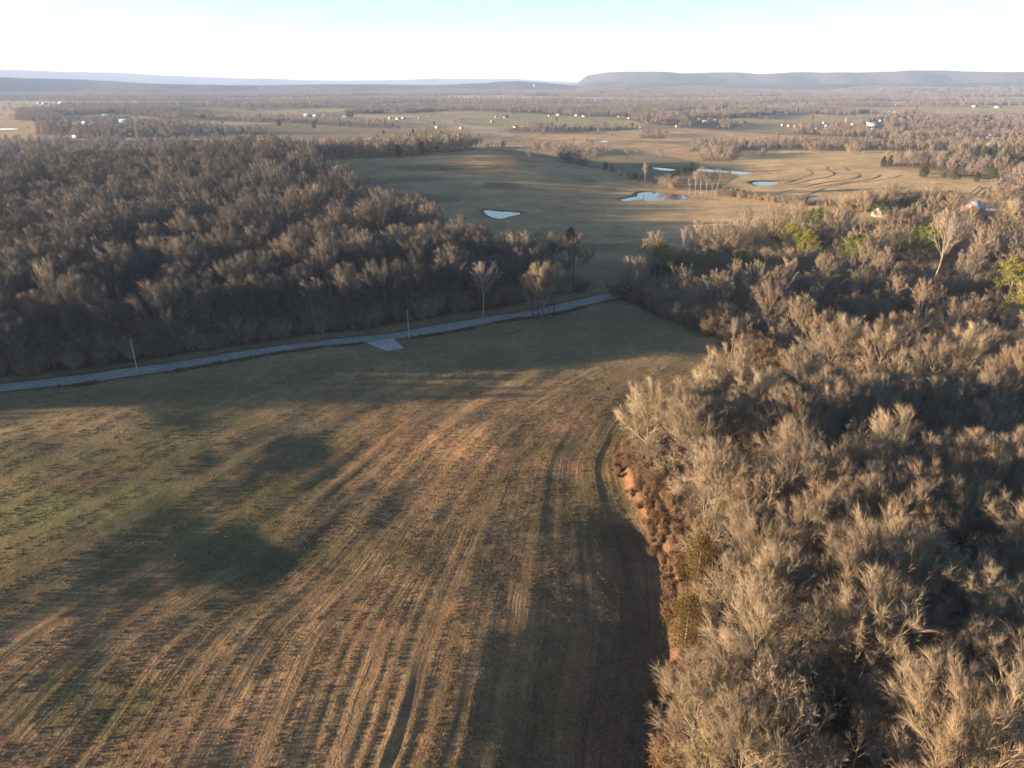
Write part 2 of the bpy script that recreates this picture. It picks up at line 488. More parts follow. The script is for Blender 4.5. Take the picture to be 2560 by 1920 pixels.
FIELDS_PX = [
    ([(-100, 258), (150, 262), (160, 268), (55, 270), (30, 300), (160, 308), (90, 315), (85, 340), (160, 345), (150, 358), (-100, 352)], TAN * .95),
    ([(300, 262), (500, 262), (560, 275), (690, 288), (560, 292), (455, 290)], OLIVE * 1.2),
    ([(640, 276), (850, 272), (860, 278), (700, 288)], TAN * .9),
    ([(890, 273), (1000, 266), (1110, 271), (1110, 275), (1000, 275), (900, 276)], C(.42, .25, .14)),
    ([(1000, 284), (1120, 278), (1330, 284), (1500, 294), (1620, 312), (1500, 320), (1240, 312), (1100, 300)], C(.28, .235, .13)),
    ([(860, 232), (640, 230), (860, 238)], TAN),
    ([(1190, 258), (1330, 248), (1460, 247), (1640, 256), (1500, 262), (1330, 263)], C(.38, .26, .165)),
    ([(1150, 330), (1290, 327), (1450, 331), (1600, 322), (1700, 320), (1850, 330), (2100, 348), (2340, 362), (2000, 362), (1700, 352), (1450, 352), (1200, 350)], C(.38, .265, .155)),
    ([(1130, 368), (1200, 348), (1500, 350), (1700, 362), (1760, 376), (1740, 402), (1560, 378), (1400, 372), (1260, 366)], C(.33, .225, .14)),
    ([(1830, 362), (2000, 355), (2340, 372), (2200, 420), (2500, 455), (2360, 520), (2130, 520), (1900, 500), (1780, 480), (1850, 440), (1700, 420), (1760, 405), (1850, 400)], C(.40, .29, .16)),
    ([(1690, 296), (1830, 288), (1830, 292), (1700, 300)], TAN),
    ([(1810, 266), (2200, 262), (2560, 268), (2560, 285), (2280, 286), (2000, 272), (1880, 270)], TAN),
    ([(1900, 290), (2100, 284), (2250, 288), (2200, 300), (2000, 308), (1780, 312)], C(.32, .24, .14)),
    ([(2210, 300), (2340, 298), (2300, 308), (2230, 312)], C(.40, .29, .15)),
    ([(2440, 397), (2700, 402), (2700, 455), (2540, 440), (2400, 420), (2370, 405)], DUSK),
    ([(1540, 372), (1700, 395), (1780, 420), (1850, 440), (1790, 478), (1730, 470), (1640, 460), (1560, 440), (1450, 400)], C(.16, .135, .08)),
]

def land_cover(x, y, z):
    n = len(x)
    d = np.hypot(x, y)
    px, py = project(x, y, z)
    n1 = fbm(x / 60, y / 60, 101, 3); n2 = fbm(x / 14, y / 14, 111, 3); n3 = fbm(x / 300, y / 220, 121, 3)
    col = np.tile(STUB, (n, 1))
    def blend(c, w):
        nonlocal col
        w = np.clip(w, 0, 1)[:, None]
        col = col * (1 - w) + np.asarray(c) * w
    # near field
    blend(PINK, smooth(-.1, .35, n1 + .4 * n2) * .8)
    blend(GREEN, smooth(.0, .5, fbm(x / 16, y / 11, 131, 5)) * .55)
    blend(C(.125, .125, .045), np.exp(-((px - 60) / 520) ** 2 - ((py - 1270) / 170) ** 2) * (.55 + .6 * n2) * (d < 260))
    blend(C(.29, .175, .095), np.exp(-((px - 1180) / 330) ** 2 - ((py - 1090) / 130) ** 2) * (.6 + .8 * n2) * (d < 260))  # warmer, brighter blob: sunlight painted into the middle of the field
    blend(OLIVE * .95, smooth(150, 190, y + .35 * x * -1) * (x < 60) * (d < 330) * .55)
    # pasture beyond the left wood
    past = smooth(300, 340, y) * (d < 900)
    blend(C(.28, .20, .115), past * 1.0)
    blend(C(.32, .205, .125), past * smooth(.1, .4, fbm(x / 45, y / 24, 141, 4)) * .7)
    blend(DUSK, past * smooth(.15, .4, fbm(x / 70, y / 40, 151, 3)) * .7)
    blend(TAN * 1.05, past * smooth(40, 110, x) * (1 - smooth(520, 560, y)) * .8)
    # open country
    op = smooth(650, 800, y)
    blend(C(.25, .20, .12), op)
    blend(TAN * .95, op * smooth(-.05, .25, n3))
    blend(OLIVE, op * smooth(.1, .3, fbm(x / 200, y / 120, 161, 3)) * .8)
    for poly, c in FIELDS_PX:
        w = inpoly(px, py, poly) & (d > 330)
        blend(c, w * (.9 + .3 * n2))
    woods = np.zeros(n)
    for poly, dn, ev in WOODS_PX:
        w = inpoly(px, py, poly) & (d > 330)
        blend(FLOOR * 1.4, w * .8)
    # beyond about three kilometres woods take over, with clearings
    fw = smooth(2100, 3000, d + 500 * n3)
    clear = far_clear(x, y)
    for poly, c in FIELDS_PX:
        fw = fw * (1 - inpoly(px, py, poly))
    wood_w = fw * (1 - clear)
    blend(WOODC, wood_w)
    blend(C(.38, .29, .19), fw * clear)
    blend(WOODC * .4, smooth(4900, 5600, d) * .92)
    woods = np.maximum(woods, wood_w) * smooth(3500, 6000, d)
    # woods floor close by
    for poly in (NEAR_WOOD, UPPER_WOOD, LEFT_WOOD):
        ins = inpoly(x, y, poly)
        sd = dist_poly(x, y, poly, True)
        blend(FLOOR * (1.0 + .3 * n2[:, None]), np.where(ins, smooth(-.5, 2.5, sd), 0) * .95)
    # bare red bank along the near wood, thinner on the far side
    m = (d < 330)
    sd = np.full(n, 99.0)
    sd[m] = dist_poly(x[m], y[m], EDGE) * np.where(inpoly(x[m], y[m], NEAR_WOOD), -1, 1)
    blend(SOIL * (1 + .25 * n2[:, None]), (1 - smooth(0.5, 1.4, np.abs(sd + 1.2 + .7 * n2))) * .95)
    blend(C(.10, .075, .055), (1 - smooth(2, 9, np.abs(sd - 3))) * (y < 110) * .6)  # dark strip beside the bank: its shade painted into the ground colour
    # verges and pond margins
    dr = np.full(n, 99.0); mm = d < 700
    dr[mm] = dist_poly(x[mm], y[mm], ROAD)
    blend(C(.07, .058, .036), (1 - smooth(3.0, 6.5, dr)) * .85)
    for poly, zl in PONDS:
        a = np.array(poly); c = a.mean(0); rad = np.abs(a - c).max() + 20
        m = (np.abs(x - c[0]) < rad) & (np.abs(y - c[1]) < rad)
        if m.any():
            w = np.zeros(n); w[m] = 1 - smooth(0.5, 5, dist_poly(x[m], y[m], poly, True))
            blend(C(.10, .072, .05), w * .8)
    # furrow weight
    s = np.zeros(n); rw = np.zeros(n)
    m = (d < 400) & (y > 10) & (x < 130) & (x > -330)
    s[m] = row_s(x[m], y[m])
    inw = inpoly(x, y, NEAR_WOOD)
    rw[m] = (1 - smooth(170, 235, d[m])) * (~inw[m]) * smooth(-6, 1, s[m]) * (1 - smooth(80, 120, s[m]))
    rw *= .55 + .6 * smooth(-.3, .3, n1)
    return np.clip(col, .01, .6), s, rw, woods

def far_clear(x, y):
    """clearings among the far woods"""
    return smooth(-.16, -.08, fbm(x / 620, y / 360, 201, 3)) * (1 - smooth(4700, 5300, np.hypot(x, y)))

def mesh_from(name, V, F, mats, smooth_shade=False):
    me = bpy.data.meshes.new(name)
    V = np.asarray(V, np.float32); F = np.asarray(F, np.int32)
    k = F.shape[1]
    me.vertices.add(len(V)); me.vertices.foreach_set('co', V.ravel())
    me.loops.add(F.size); me.loops.foreach_set('vertex_index', F.ravel())
    me.polygons.add(len(F)); me.polygons.foreach_set('loop_start', np.arange(0, F.size, k, dtype=np.int32))
    me.polygons.foreach_set('loop_total', np.full(len(F), k, np.int32))
    if smooth_shade:
        me.polygons.foreach_set('use_smooth', np.ones(len(F), bool))
    me.update(calc_edges=True)
    for m in (mats if isinstance(mats, (list, tuple)) else [mats]):
        me.materials.append(m)
    return me

def add(name, me, parent=None, **props):
    o = bpy.data.objects.new(name, me)
    COL.objects.link(o)
    if parent is not None:
        o.parent = parent
    for k, v in props.items():
        o[k] = v
    return o

MAT_GROUND = ground_material()
# one polar sheet: fine inside the view, coarse behind, out past the far ranges
az = np.concatenate([np.linspace(-41, 41, 620), np.linspace(41, 319, 130)[1:-1]])
az = np.radians(az)
rad = np.concatenate([[0.0, 8, 16, 24, 31, 37], np.geomspace(41, 26000, 690)])
AZ, RD = np.meshgrid(az, rad)
gx = (RD * np.sin(AZ)).ravel(); gy = (RD * np.cos(AZ)).ravel()
gz = H(gx, gy)
nr_, na = AZ.shape
i0 = (np.arange(nr_ - 1)[:, None] * na + np.arange(na)[None]).ravel()
i1 = (np.arange(nr_ - 1)[:, None] * na + (np.arange(na)[None] + 1) % na).ravel()
faces = np.stack([i0, i1, i1 + na, i0 + na], 1)
me = mesh_from('ground', np.stack([gx, gy, gz], 1), faces, MAT_GROUND, True)
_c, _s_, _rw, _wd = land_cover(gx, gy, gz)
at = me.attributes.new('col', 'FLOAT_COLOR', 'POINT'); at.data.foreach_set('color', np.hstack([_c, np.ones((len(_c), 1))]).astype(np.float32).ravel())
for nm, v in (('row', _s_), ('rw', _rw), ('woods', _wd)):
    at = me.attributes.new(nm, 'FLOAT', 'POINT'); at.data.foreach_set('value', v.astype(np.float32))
add('ground', me, kind='structure', label='brown winter field, pasture and rolling country out to the mesas')

# ------------------------------------------------------------------ haze
hz = bpy.data.materials.new('haze')
hz.use_nodes = True
hz.node_tree.nodes.clear()
pv = hz.node_tree.nodes.new('ShaderNodeVolumePrincipled')
pv.inputs['Color'].default_value = (0.46, 0.63, 1.0, 1)
pv.inputs['Density'].default_value = 7.5e-5
ho = hz.node_tree.nodes.new('ShaderNodeOutputMaterial')
hz.node_tree.links.new(pv.outputs[0], ho.inputs['Volume'])
B = 27000.0
hv = [(sx * B, sy * B, z) for z in (-60.0, 520.0) for sx, sy in ((-1, -1), (1, -1), (1, 1), (-1, 1))]
hm = mesh_from('haze', hv, [(0, 3, 2, 1), (4, 5, 6, 7), (0, 1, 5, 4), (1, 2, 6, 5), (2, 3, 7, 6), (3, 0, 4, 7)], hz)
add('haze', hm, kind='stuff', label='thin pale blue haze lying over the far country')
print('min ground', gz.min(), 'max', gz.max())

# ------------------------------------------------------------------ tree shapes
def _norm(v):
    return v / (np.linalg.norm(v, axis=-1, keepdims=True) + 1e-9)

def tubes(p0, d, L, r0, r1, up, nseg, sides, droop=0.0):
    """many bent tapering branches at once -> verts, quads as tris-free faces, plus a sampler"""
    n = len(p0)
    t = np.linspace(0, 1, nseg + 1)
    bend = np.zeros((n, 3)); bend[:, 2] = up
    pts = p0[:, None] + d[:, None] * (L[:, None, None] * t[None, :, None]) + bend[:, None] * (L[:, None, None] * (t ** 2)[None, :, None])
    rr = r0[:, None] * (1 - t) + r1[:, None] * t
    a = np.cross(d, np.array([0.31, 0.17, 0.93])); a = _norm(a); b = np.cross(d, a)
    ang = np.arange(sides) * 2 * math.pi / sides
    ring = a[:, None, None] * np.cos(ang)[None, None, :, None] + b[:, None, None] * np.sin(ang)[None, None, :, None]
    V = pts[:, :, None] + ring * rr[:, :, None, None]
    base = (np.arange(n) * (nseg + 1) * sides)[:, None, None]
    k = np.arange(nseg)[None, :, None] * sides; s = np.arange(sides)[None, None]
    s2 = (s + 1) % sides
    F = np.stack([base + k + s, base + k + s2, base + k + sides + s2, base + k + sides + s], -1).reshape(-1, 4)
    return V.reshape(-1, 3), F, (p0, d, L, r0, r1, up)

def along(br, idx, t):
    p0, d, L, r0, r1, up = br
    u = np.broadcast_to(up, L.shape)[idx]
    z = np.zeros((len(idx), 3)); z[:, 2] = u
    p = p0[idx] + d[idx] * (L[idx] * t)[:, None] + z * (L[idx] * t * t)[:, None]
    tg = _norm(d[idx] + 2 * z * t[:, None])
    r = r0[idx] * (1 - t) + r1[idx] * t
    return p, tg, r

def env_len(p, d, zc, rx, rz):
    """distance from p along d to the crown envelope"""
    q = np.stack([p[:, 0] / rx, p[:, 1] / rx, (p[:, 2] - zc) / rz], 1)
    e = np.stack([d[:, 0] / rx, d[:, 1] / rx, d[:, 2] / rz], 1)
    A = (e * e).sum(1); B_ = (q * e).sum(1); C_ = (q * q).sum(1) - 1
    disc = np.maximum(B_ * B_ - A * C_, 0)
    return np.maximum((-B_ + np.sqrt(disc)) / A, .25)

def kids(rg, br, per, t0, t1, ang, spread, upb, ratio, tscale, rfac, lmin=0.25):
    n = len(br[0])
    idx = np.repeat(np.arange(n), per)
    t = t0 + (t1 - t0) * (np.tile(np.arange(per), n) + rg.uniform(0, 1, n * per)) / per
    p, tg, r = along(br, idx, t)
    a = np.cross(tg, _norm(rg.normal(size=(len(idx), 3)))); a = _norm(a)
    th = ang + spread * rg.normal(size=len(idx))
    d = tg * np.cos(th)[:, None] + a * np.sin(th)[:, None]
    d[:, 2] += upb
    d = _norm(d)
    L = br[2][idx] * ratio * (1 - tscale * t) * rg.uniform(.7, 1.25, len(idx))
    L = np.maximum(L, lmin)
    r0 = np.maximum(r * rfac, 0.012)
    return p - a * 0.0, d, L, r0

def spikes(rg, br, per, t0, ang, spread, upb, length, width):
    """fine twigs: three-sided tapering needles"""
    n = len(br[0])
    idx = np.repeat(np.arange(n), per)
    t = rg.uniform(t0, 1, len(idx))
    p, tg, r = along(br, idx, t)
    a = _norm(np.cross(tg, rg.normal(size=(len(idx), 3))))
    th = ang + spread * rg.normal(size=len(idx))
    d = _norm(tg * np.cos(th)[:, None] + a * np.sin(th)[:, None] + np.array([0, 0, upb]))
    L = length * rg.uniform(.5, 1.4, len(idx))
    q = _norm(np.cross(d, rg.normal(size=d.shape))); w = np.cross(d, q)
    V = np.stack([p + q * width, p - q * width * .5 + w * width * .87, p - q * width * .5 - w * width * .87, p + d * L[:, None]], 1)
    b = (np.arange(len(p)) * 4)[:, None]
    F = np.concatenate([b + [0, 1, 3], b + [1, 2, 3], b + [2, 0, 3]], 0)
    return V.reshape(-1, 3), F

class Bag:
    def __init__(s):
        s.V = []; s.F3 = []; s.F4 = []; s.n = 0
    def put(s, V, F):
        (s.F4 if F.shape[1] == 4 else s.F3).append(F + s.n)
        s.V.append(V); s.n += len(V)
    def mesh(s, name, mat):
        me = bpy.data.meshes.new(name)
        V = np.concatenate(s.V).astype(np.float32)
        f3 = np.concatenate(s.F3) if s.F3 else np.zeros((0, 3), int)
        f4 = np.concatenate(s.F4) if s.F4 else np.zeros((0, 4), int)
        loops = np.concatenate([f3.ravel(), f4.ravel()]).astype(np.int32)
        tot = np.concatenate([np.full(len(f3), 3), np.full(len(f4), 4)]).astype(np.int32)
        st = np.concatenate([[0], np.cumsum(tot)[:-1]]).astype(np.int32)
        me.vertices.add(len(V)); me.vertices.foreach_set('co', V.ravel())
        me.loops.add(len(loops)); me.loops.foreach_set('vertex_index', loops)
        me.polygons.add(len(tot)); me.polygons.foreach_set('loop_start', st); me.polygons.foreach_set('loop_total', tot)
        me.update(calc_edges=True)
        me.materials.append(mat)
        return me

def bare_tree(seed, h=18.0, trunk_r=.24, fork=.28, nl=11, open_=.55, lift=.25, lev=(8, 6, 6), tw=(1.0, .022), sides=5, lean=0.0, lr=.56, crooked=0.0, wide=.40):
    """leafless hardwood; returns (trunk bag, crown bag)"""
    rg = np.random.default_rng(seed)
    T, K = Bag(), Bag()
    z1 = h * fork
    top = h * .62
    d0 = _norm(np.array([[lean, lean * .4, 1.0]]))
    p0 = np.array([[0, 0, -.4]])
    V, F, br = tubes(p0, d0, np.array([top]), np.array([trunk_r * 1.15]), np.array([trunk_r * .38]), 0.0, 5, 7)
    if crooked:
        V = V + np.stack([np.sin(V[:, 2] * .45) * crooked, np.cos(V[:, 2] * .37) * crooked * .6, 0 * V[:, 2]], 1)
    T.put(V, F)
    # main limbs
    idx = np.zeros(nl, int)
    t = fork * h / top + (1 - fork * h / top) * (np.arange(nl) + rg.uniform(0, .7, nl)) / nl
    t = np.clip(t, 0, .99)
    p, tg, r = along(br, idx, t)
    if crooked:
        p = p + np.stack([np.sin(p[:, 2] * .45) * crooked, np.cos(p[:, 2] * .37) * crooked * .6, 0 * p[:, 2]], 1)
    azm = np.arange(nl) * 2.399 + rg.uniform(-.4, .4, nl)
    el = open_ * (1.15 - .75 * (t - t.min()) / (np.ptp(t) + 1e-6)) + rg.normal(size=nl) * .08
    d = np.stack([np.sin(el) * np.cos(azm), np.sin(el) * np.sin(azm), np.cos(el)], 1)
    rz = h * (1 - fork) * .54; zc = h - rz; rx = h * wide
    d = _norm(d)
    L = env_len(p, d + np.array([0, 0, lift * .8]), zc, rx, rz) * rg.uniform(.74, .95, nl)
    V, F, b1 = tubes(p, _norm(d), L, r * .5, np.full(nl, .024), lift, 5, sides)
    K.put(V, F)
    p, d, L, r0 = kids(rg, b1, lev[0], .18, .97, .50, .15, .11, lr, .45, .5)
    L = np.minimum(L, env_len(p, d, zc, rx, rz) * rg.uniform(.7, 1.0, len(p)))
    V, F, b2 = tubes(p, d, L, r0, np.full(len(p), .015), .12, 3, 4)
    K.put(V, F)
    p, d, L, r0 = kids(rg, b2, lev[1], .15, .98, .48, .18, .10, .54, .35, .5)
    L = np.minimum(L, env_len(p, d, zc, rx * 1.03, rz * 1.03) * rg.uniform(.7, 1.1, len(p)) + .2)
    V, F, b3 = tubes(p, d, L, np.maximum(r0, tw[1]), np.full(len(p), tw[1] * .6), .08, 2, 3)
    K.put(V, F)
    V, F = spikes(rg, b3, lev[2], .1, .36, .18, .10, tw[0], tw[1])
    K.put(V, F)
    V, F = spikes(rg, b2, lev[2], .25, .42, .18, .10, tw[0] * 1.1, tw[1])
    K.put(V, F)
    return T, K

def leaf_cards(rg, centres, per, rad, size, flat_=.8):
    n = len(centres) * per
    c = np.repeat(centres, per, 0) + rg.normal(size=(n, 3)) * rad * np.array([1, 1, flat_])
    a = _norm(rg.normal(size=(n, 3))); b = _norm(np.cross(a, rg.normal(size=(n, 3))))
    s = size * rg.uniform(.5, 1.5, n)[:, None]
    V = np.stack([c - a * s, c + b * s * .45, c + a * s, c - b * s * .45], 1).reshape(-1, 3)
    F = (np.arange(n) * 4)[:, None] + np.array([[0, 1, 2, 3]])
    return V, F

def brush(seed, h=3.2, w=2.2, stems=26, per=12, leaves=500, leaf=.10, tw=(.8, .02)):
    """dense thicket shrub with dead leaves"""
    rg = np.random.default_rng(seed)
    T, K = Bag(), Bag()
    a = rg.uniform(0, 2 * math.pi, stems); r = np.sqrt(rg.uniform(0, 1, stems)) * w * .35
    p0 = np.stack([r * np.cos(a), r * np.sin(a), np.full(stems, -.2)], 1)
    el = rg.uniform(.05, .75, stems)
    d = np.stack([np.sin(el) * np.cos(a), np.sin(el) * np.sin(a), np.cos(el)], 1)
    L = h * rg.uniform(.6, 1.05, stems)
    V, F, b1 = tubes(p0, d, L, np.full(stems, .05), np.full(stems, .015), .1, 3, 4)
    T.put(V, F)
    p, dd, LL, r0 = kids(rg, b1, per, .15, 1, .7, .25, .05, .42, .4, .5)
    V, F, b2 = tubes(p, dd, LL, r0 * .8, np.full(len(p), .012), .05, 2, 3)
    K.put(V, F)
    V, F = spikes(rg, b2, 6, .1, .7, .3, .05, *tw)
    K.put(V, F)
    if leaves:
        pts, _, _ = along(b2, rg.integers(0, len(p), leaves), rg.uniform(.2, 1.1, leaves))
        V, F = leaf_cards(rg, pts, 3, .18, leaf)
        K.put(V, F)
    return T, K

def evergreen(seed, h=9.0, w=3.2, kind='cedar', dens=1.0, leaf=.17):
    rg = np.random.default_rng(seed)
    T, K = Bag(), Bag()
    V, F, br = tubes(np.array([[0, 0, -.3]]), np.array([[0, 0, 1.0]]), np.array([h * .93]), np.array([.2]), np.array([.04]), 0.0, 4, 6)
    T.put(V, F)
    if kind == 'cedar':
        n = int(260 * dens)
        t = rg.uniform(.06, 1, n) ** .9
        prof = np.sin(np.clip(t * 1.25 + .12, 0, 1) * math.pi * .5) * (1 - t) ** .62 * 1.35
        az_ = rg.uniform(0, 2 * math.pi, n)
        lump = 1 + .22 * np.sin(az_ * 3 + t * 9 + seed) + .12 * np.sin(az_ * 7 - t * 17)
        rr = w * prof * lump * rg.uniform(.45, 1.0, n) ** .5
        c = np.stack([rr * np.cos(az_), rr * np.sin(az_), t * h], 1)
        V, F = leaf_cards(rg, c, 26, .26 + .02 * h, leaf, 1.2)
        K.put(V, F)
        i = rg.integers(0, n, 60)
        b0 = np.stack([0 * rr[i], 0 * rr[i], t[i] * h * .85], 1)
        dd = c[i] - b0
        V, F, _ = tubes(b0, _norm(dd), np.linalg.norm(dd, axis=1) * .85, np.full(60, .04), np.full(60, .01), 0.0, 2, 3)
        K.put(V, F)
    else:
        nb = 22
        t = np.linspace(.42, 1, nb)
        az_ = np.arange(nb) * 2.4 + rg.uniform(-.4, .4, nb)
        ln = w * (1.15 - .75 * ((t - .42) / .58) ** 1.6) * rg.uniform(.7, 1.1, nb)
        b0 = np.stack([0 * t, 0 * t, t * h * .92], 1)
        d = _norm(np.stack([np.cos(az_), np.sin(az_), .25 + .4 * (t - .4)], 1))
        V, F, b1 = tubes(b0, d, ln, np.full(nb, .07), np.full(nb, .02), .15, 3, 4)
        K.put(V, F)
        p, dd, LL, r0 = kids(rg, b1, 7, .35, 1, .7, .2, .25, .35, .2, .6)
        V, F, b2 = tubes(p, dd, LL, r0, np.full(len(p), .01), .1, 2, 3)
        K.put(V, F)
        tips, _, _ = along(b2, np.arange(len(p)), np.full(len(p), .95))
        V, F = leaf_cards(rg, tips, 46, .38, leaf, .75)
        K.put(V, F)
    return T, K

def pal_mat(name, cols, rough=.85, noise_s=.6, var=.22):
    """bark or leaf colours; each individual picks its own from the list"""
    m, n, l, b = new_mat(name, rough)
    b.inputs['Specular IOR Level'].default_value = .08
    oi = N(n, 'ShaderNodeObjectInfo')
    cr = N(n, 'ShaderNodeValToRGB')
    e = cr.color_ramp.elements
    while len(e) < len(cols):
        e.new(.5)
    for i, c in enumerate(cols):
        e[i].position = i / (len(cols) - 1)
        e[i].color = (*c, 1)
    l.new(oi.outputs['Random'], cr.inputs[0])
    tc = N(n, 'ShaderNodeTexCoord')
    f = mapr(n, l, noise_node(n, l, tc.outputs['Object'], noise_s, 3), .3, .7, 1 - var, 1 + var)
    hs = N(n, 'ShaderNodeHueSaturation')
    l.new(cr.outputs[0], hs.inputs['Color']); l.new(f, hs.inputs['Value'])
    l.new(hs.outputs[0], b.inputs['Base Color'])
    return m

MB = pal_mat('bark_hardwood', [(.198, .155, .106), (.255, .205, .142), (.168, .136, .10), (.29, .232, .158), (.22, .162, .105), (.15, .125, .097)])
MT = pal_mat('bark_trunk', [(.085, .07, .055), (.12, .10, .078), (.07, .058, .047)])  # darker bark copy: shade on the trunks put into the colour
MB2 = pal_mat('bark_pale', [(.26, .225, .18), (.20, .17, .135)])
ML = pal_mat('dead_leaves', [(.165, .105, .06), (.135, .092, .055), (.195, .128, .074), (.115, .082, .053)], noise_s=1.5, var=.35)
MG = pal_mat('cedar_foliage', [(.035, .048, .022), (.05, .06, .026), (.028, .04, .022)], noise_s=1.2, var=.3)
MO = pal_mat('cedar_rust_foliage', [(.105, .062, .014), (.085, .06, .016)], noise_s=.9, var=.4)
MP = pal_mat('pine_needles', [(.13, .14, .022), (.17, .16, .03), (.095, .12, .024)], noise_s=1.1, var=.3)

def kind_(bags, name, m1, m2):
    return bags[0].mesh(name + '_trunk', m1), bags[1].mesh(name + '_crown', m2)

NEAR_KINDS = {}
spec = [dict(open_=.75, lift=.24, wide=.36, nl=13), dict(open_=.55, lift=.22, nl=15, fork=.2, wide=.28), dict(open_=.95, lift=.2, h=17, wide=.43), dict(open_=.6, lift=.18, fork=.36, h=20, trunk_r=.2, nl=10, wide=.27),
        dict(open_=1.05, lift=.26, h=17, trunk_r=.34, fork=.15, nl=14, wide=.50), dict(open_=1.25, lift=.25, h=15.5, trunk_r=.40, fork=.2, nl=13, wide=.62)]
for i, sp in enumerate(spec):
    NEAR_KINDS[i] = kind_(bare_tree(100 + i, lev=(9, 7, 8), tw=(1.3, .0155), **sp), 'hardwood', MT, MB)
MID_KINDS = {}
for i, sp in enumerate(spec):
    MID_KINDS[i] = kind_(bare_tree(200 + i, lev=(6, 5, 5), tw=(1.1, .034), sides=4, **{**sp, 'nl': 9}), 'hardwood', MT, MB)
MBG = pal_mat('bark_grey', [(.115, .099, .082), (.148, .128, .107), (.095, .084, .073), (.17, .148, .123), (.125, .103, .082), (.085, .077, .069)])
GREY_KINDS = {}
for i, (t_, c_) in NEAR_KINDS.items():
    c2 = c_.copy(); c2.materials[0] = MBG
    GREY_KINDS[i] = (t_, c2)
PALE_KINDS = {i: kind_(bare_tree(300 + i, h=17 + 2 * i, lev=(6, 4, 4), tw=(1.1, .035), open_=.38, lift=.2, fork=.38, nl=10, trunk_r=.26, crooked=.35), 'sycamore', MB2, MB2) for i in range(3)}
BRUSH_KINDS = {i: kind_(brush(400 + i, h=2.6 + .7 * i, w=2.2 + .5 * i), 'brush', MB, ML) for i in range(3)}
TWIG_KINDS = {i: kind_(brush(420 + i, h=4.5 + i, w=3.4, stems=22, leaves=0, tw=(1.0, .026)), 'saplings', MB, MB) for i in range(2)}
CEDAR_KINDS = {i: kind_(evergreen(500 + i, h=8 + 1.5 * i, w=2.6 + .4 * i, leaf=.15), 'cedar', MB, MG) for i in range(3)}
RUST_KINDS = {i: kind_(evergreen(520 + i, h=9.5, w=3.0, leaf=.095, dens=1.5), 'rust_cedar', MB, MO) for i in range(2)}
PINE_KINDS = {i: kind_(evergreen(540 + i, h=15 + i, w=4.4, kind='pine', leaf=.16), 'pine', MB, MP) for i in range(2)}

# ------------------------------------------------------------------ individual trees
def tree(kinds, k, x, y, name, label, group=None, s=1.0, rot=None, cat='tree', z=None, lean=(0, 0), sz=None):
    t, c = kinds[k]
    o = bpy.data.objects.new(name, None)
    COL.objects.link(o)
    o.empty_display_size = 1
    o.location = (x, y, (H1(x, y) if z is None else z))
    o.rotation_euler = (lean[0], lean[1], rng.uniform(0, 6.28) if rot is None else rot)
    o.scale = (s, s, s * (sz or 1.0))
    o['label'] = label; o['category'] = cat
    if group:
        o['group'] = group
    add('trunk', t, o); add('crown', c, o)
    return o

def poisson(poly, r, seed, lim=200000, jitter=.42, dens=None, frame=True, margin=260):
    """roughly even random points inside a ground outline"""
    rg = np.random.default_rng(seed)
    a = np.array(poly)
    x0, y0 = a.min(0); x1, y1 = a.max(0)
    gx_, gy_ = np.meshgrid(np.arange(x0, x1, r), np.arange(y0, y1, r))
    gx_ = gx_ + (np.arange(gx_.shape[0]) % 2)[:, None] * r * .5
    X = gx_.ravel() + rg.uniform(-1, 1, gx_.size) * r * jitter
    Y = gy_.ravel() + rg.uniform(-1, 1, gx_.size) * r * jitter
    m = inpoly(X, Y, poly)
    X, Y = X[m], Y[m]
    return X, Y

def visible(X, Y, margin=260, top=22):
    Z = H(X, Y)
    px, py = project(X, Y, Z); qx, qy = project(X, Y, Z + top)
    return (Y > 5) & (px > -margin) & (px < 2560 + margin) & (qy < 1920 + 60)

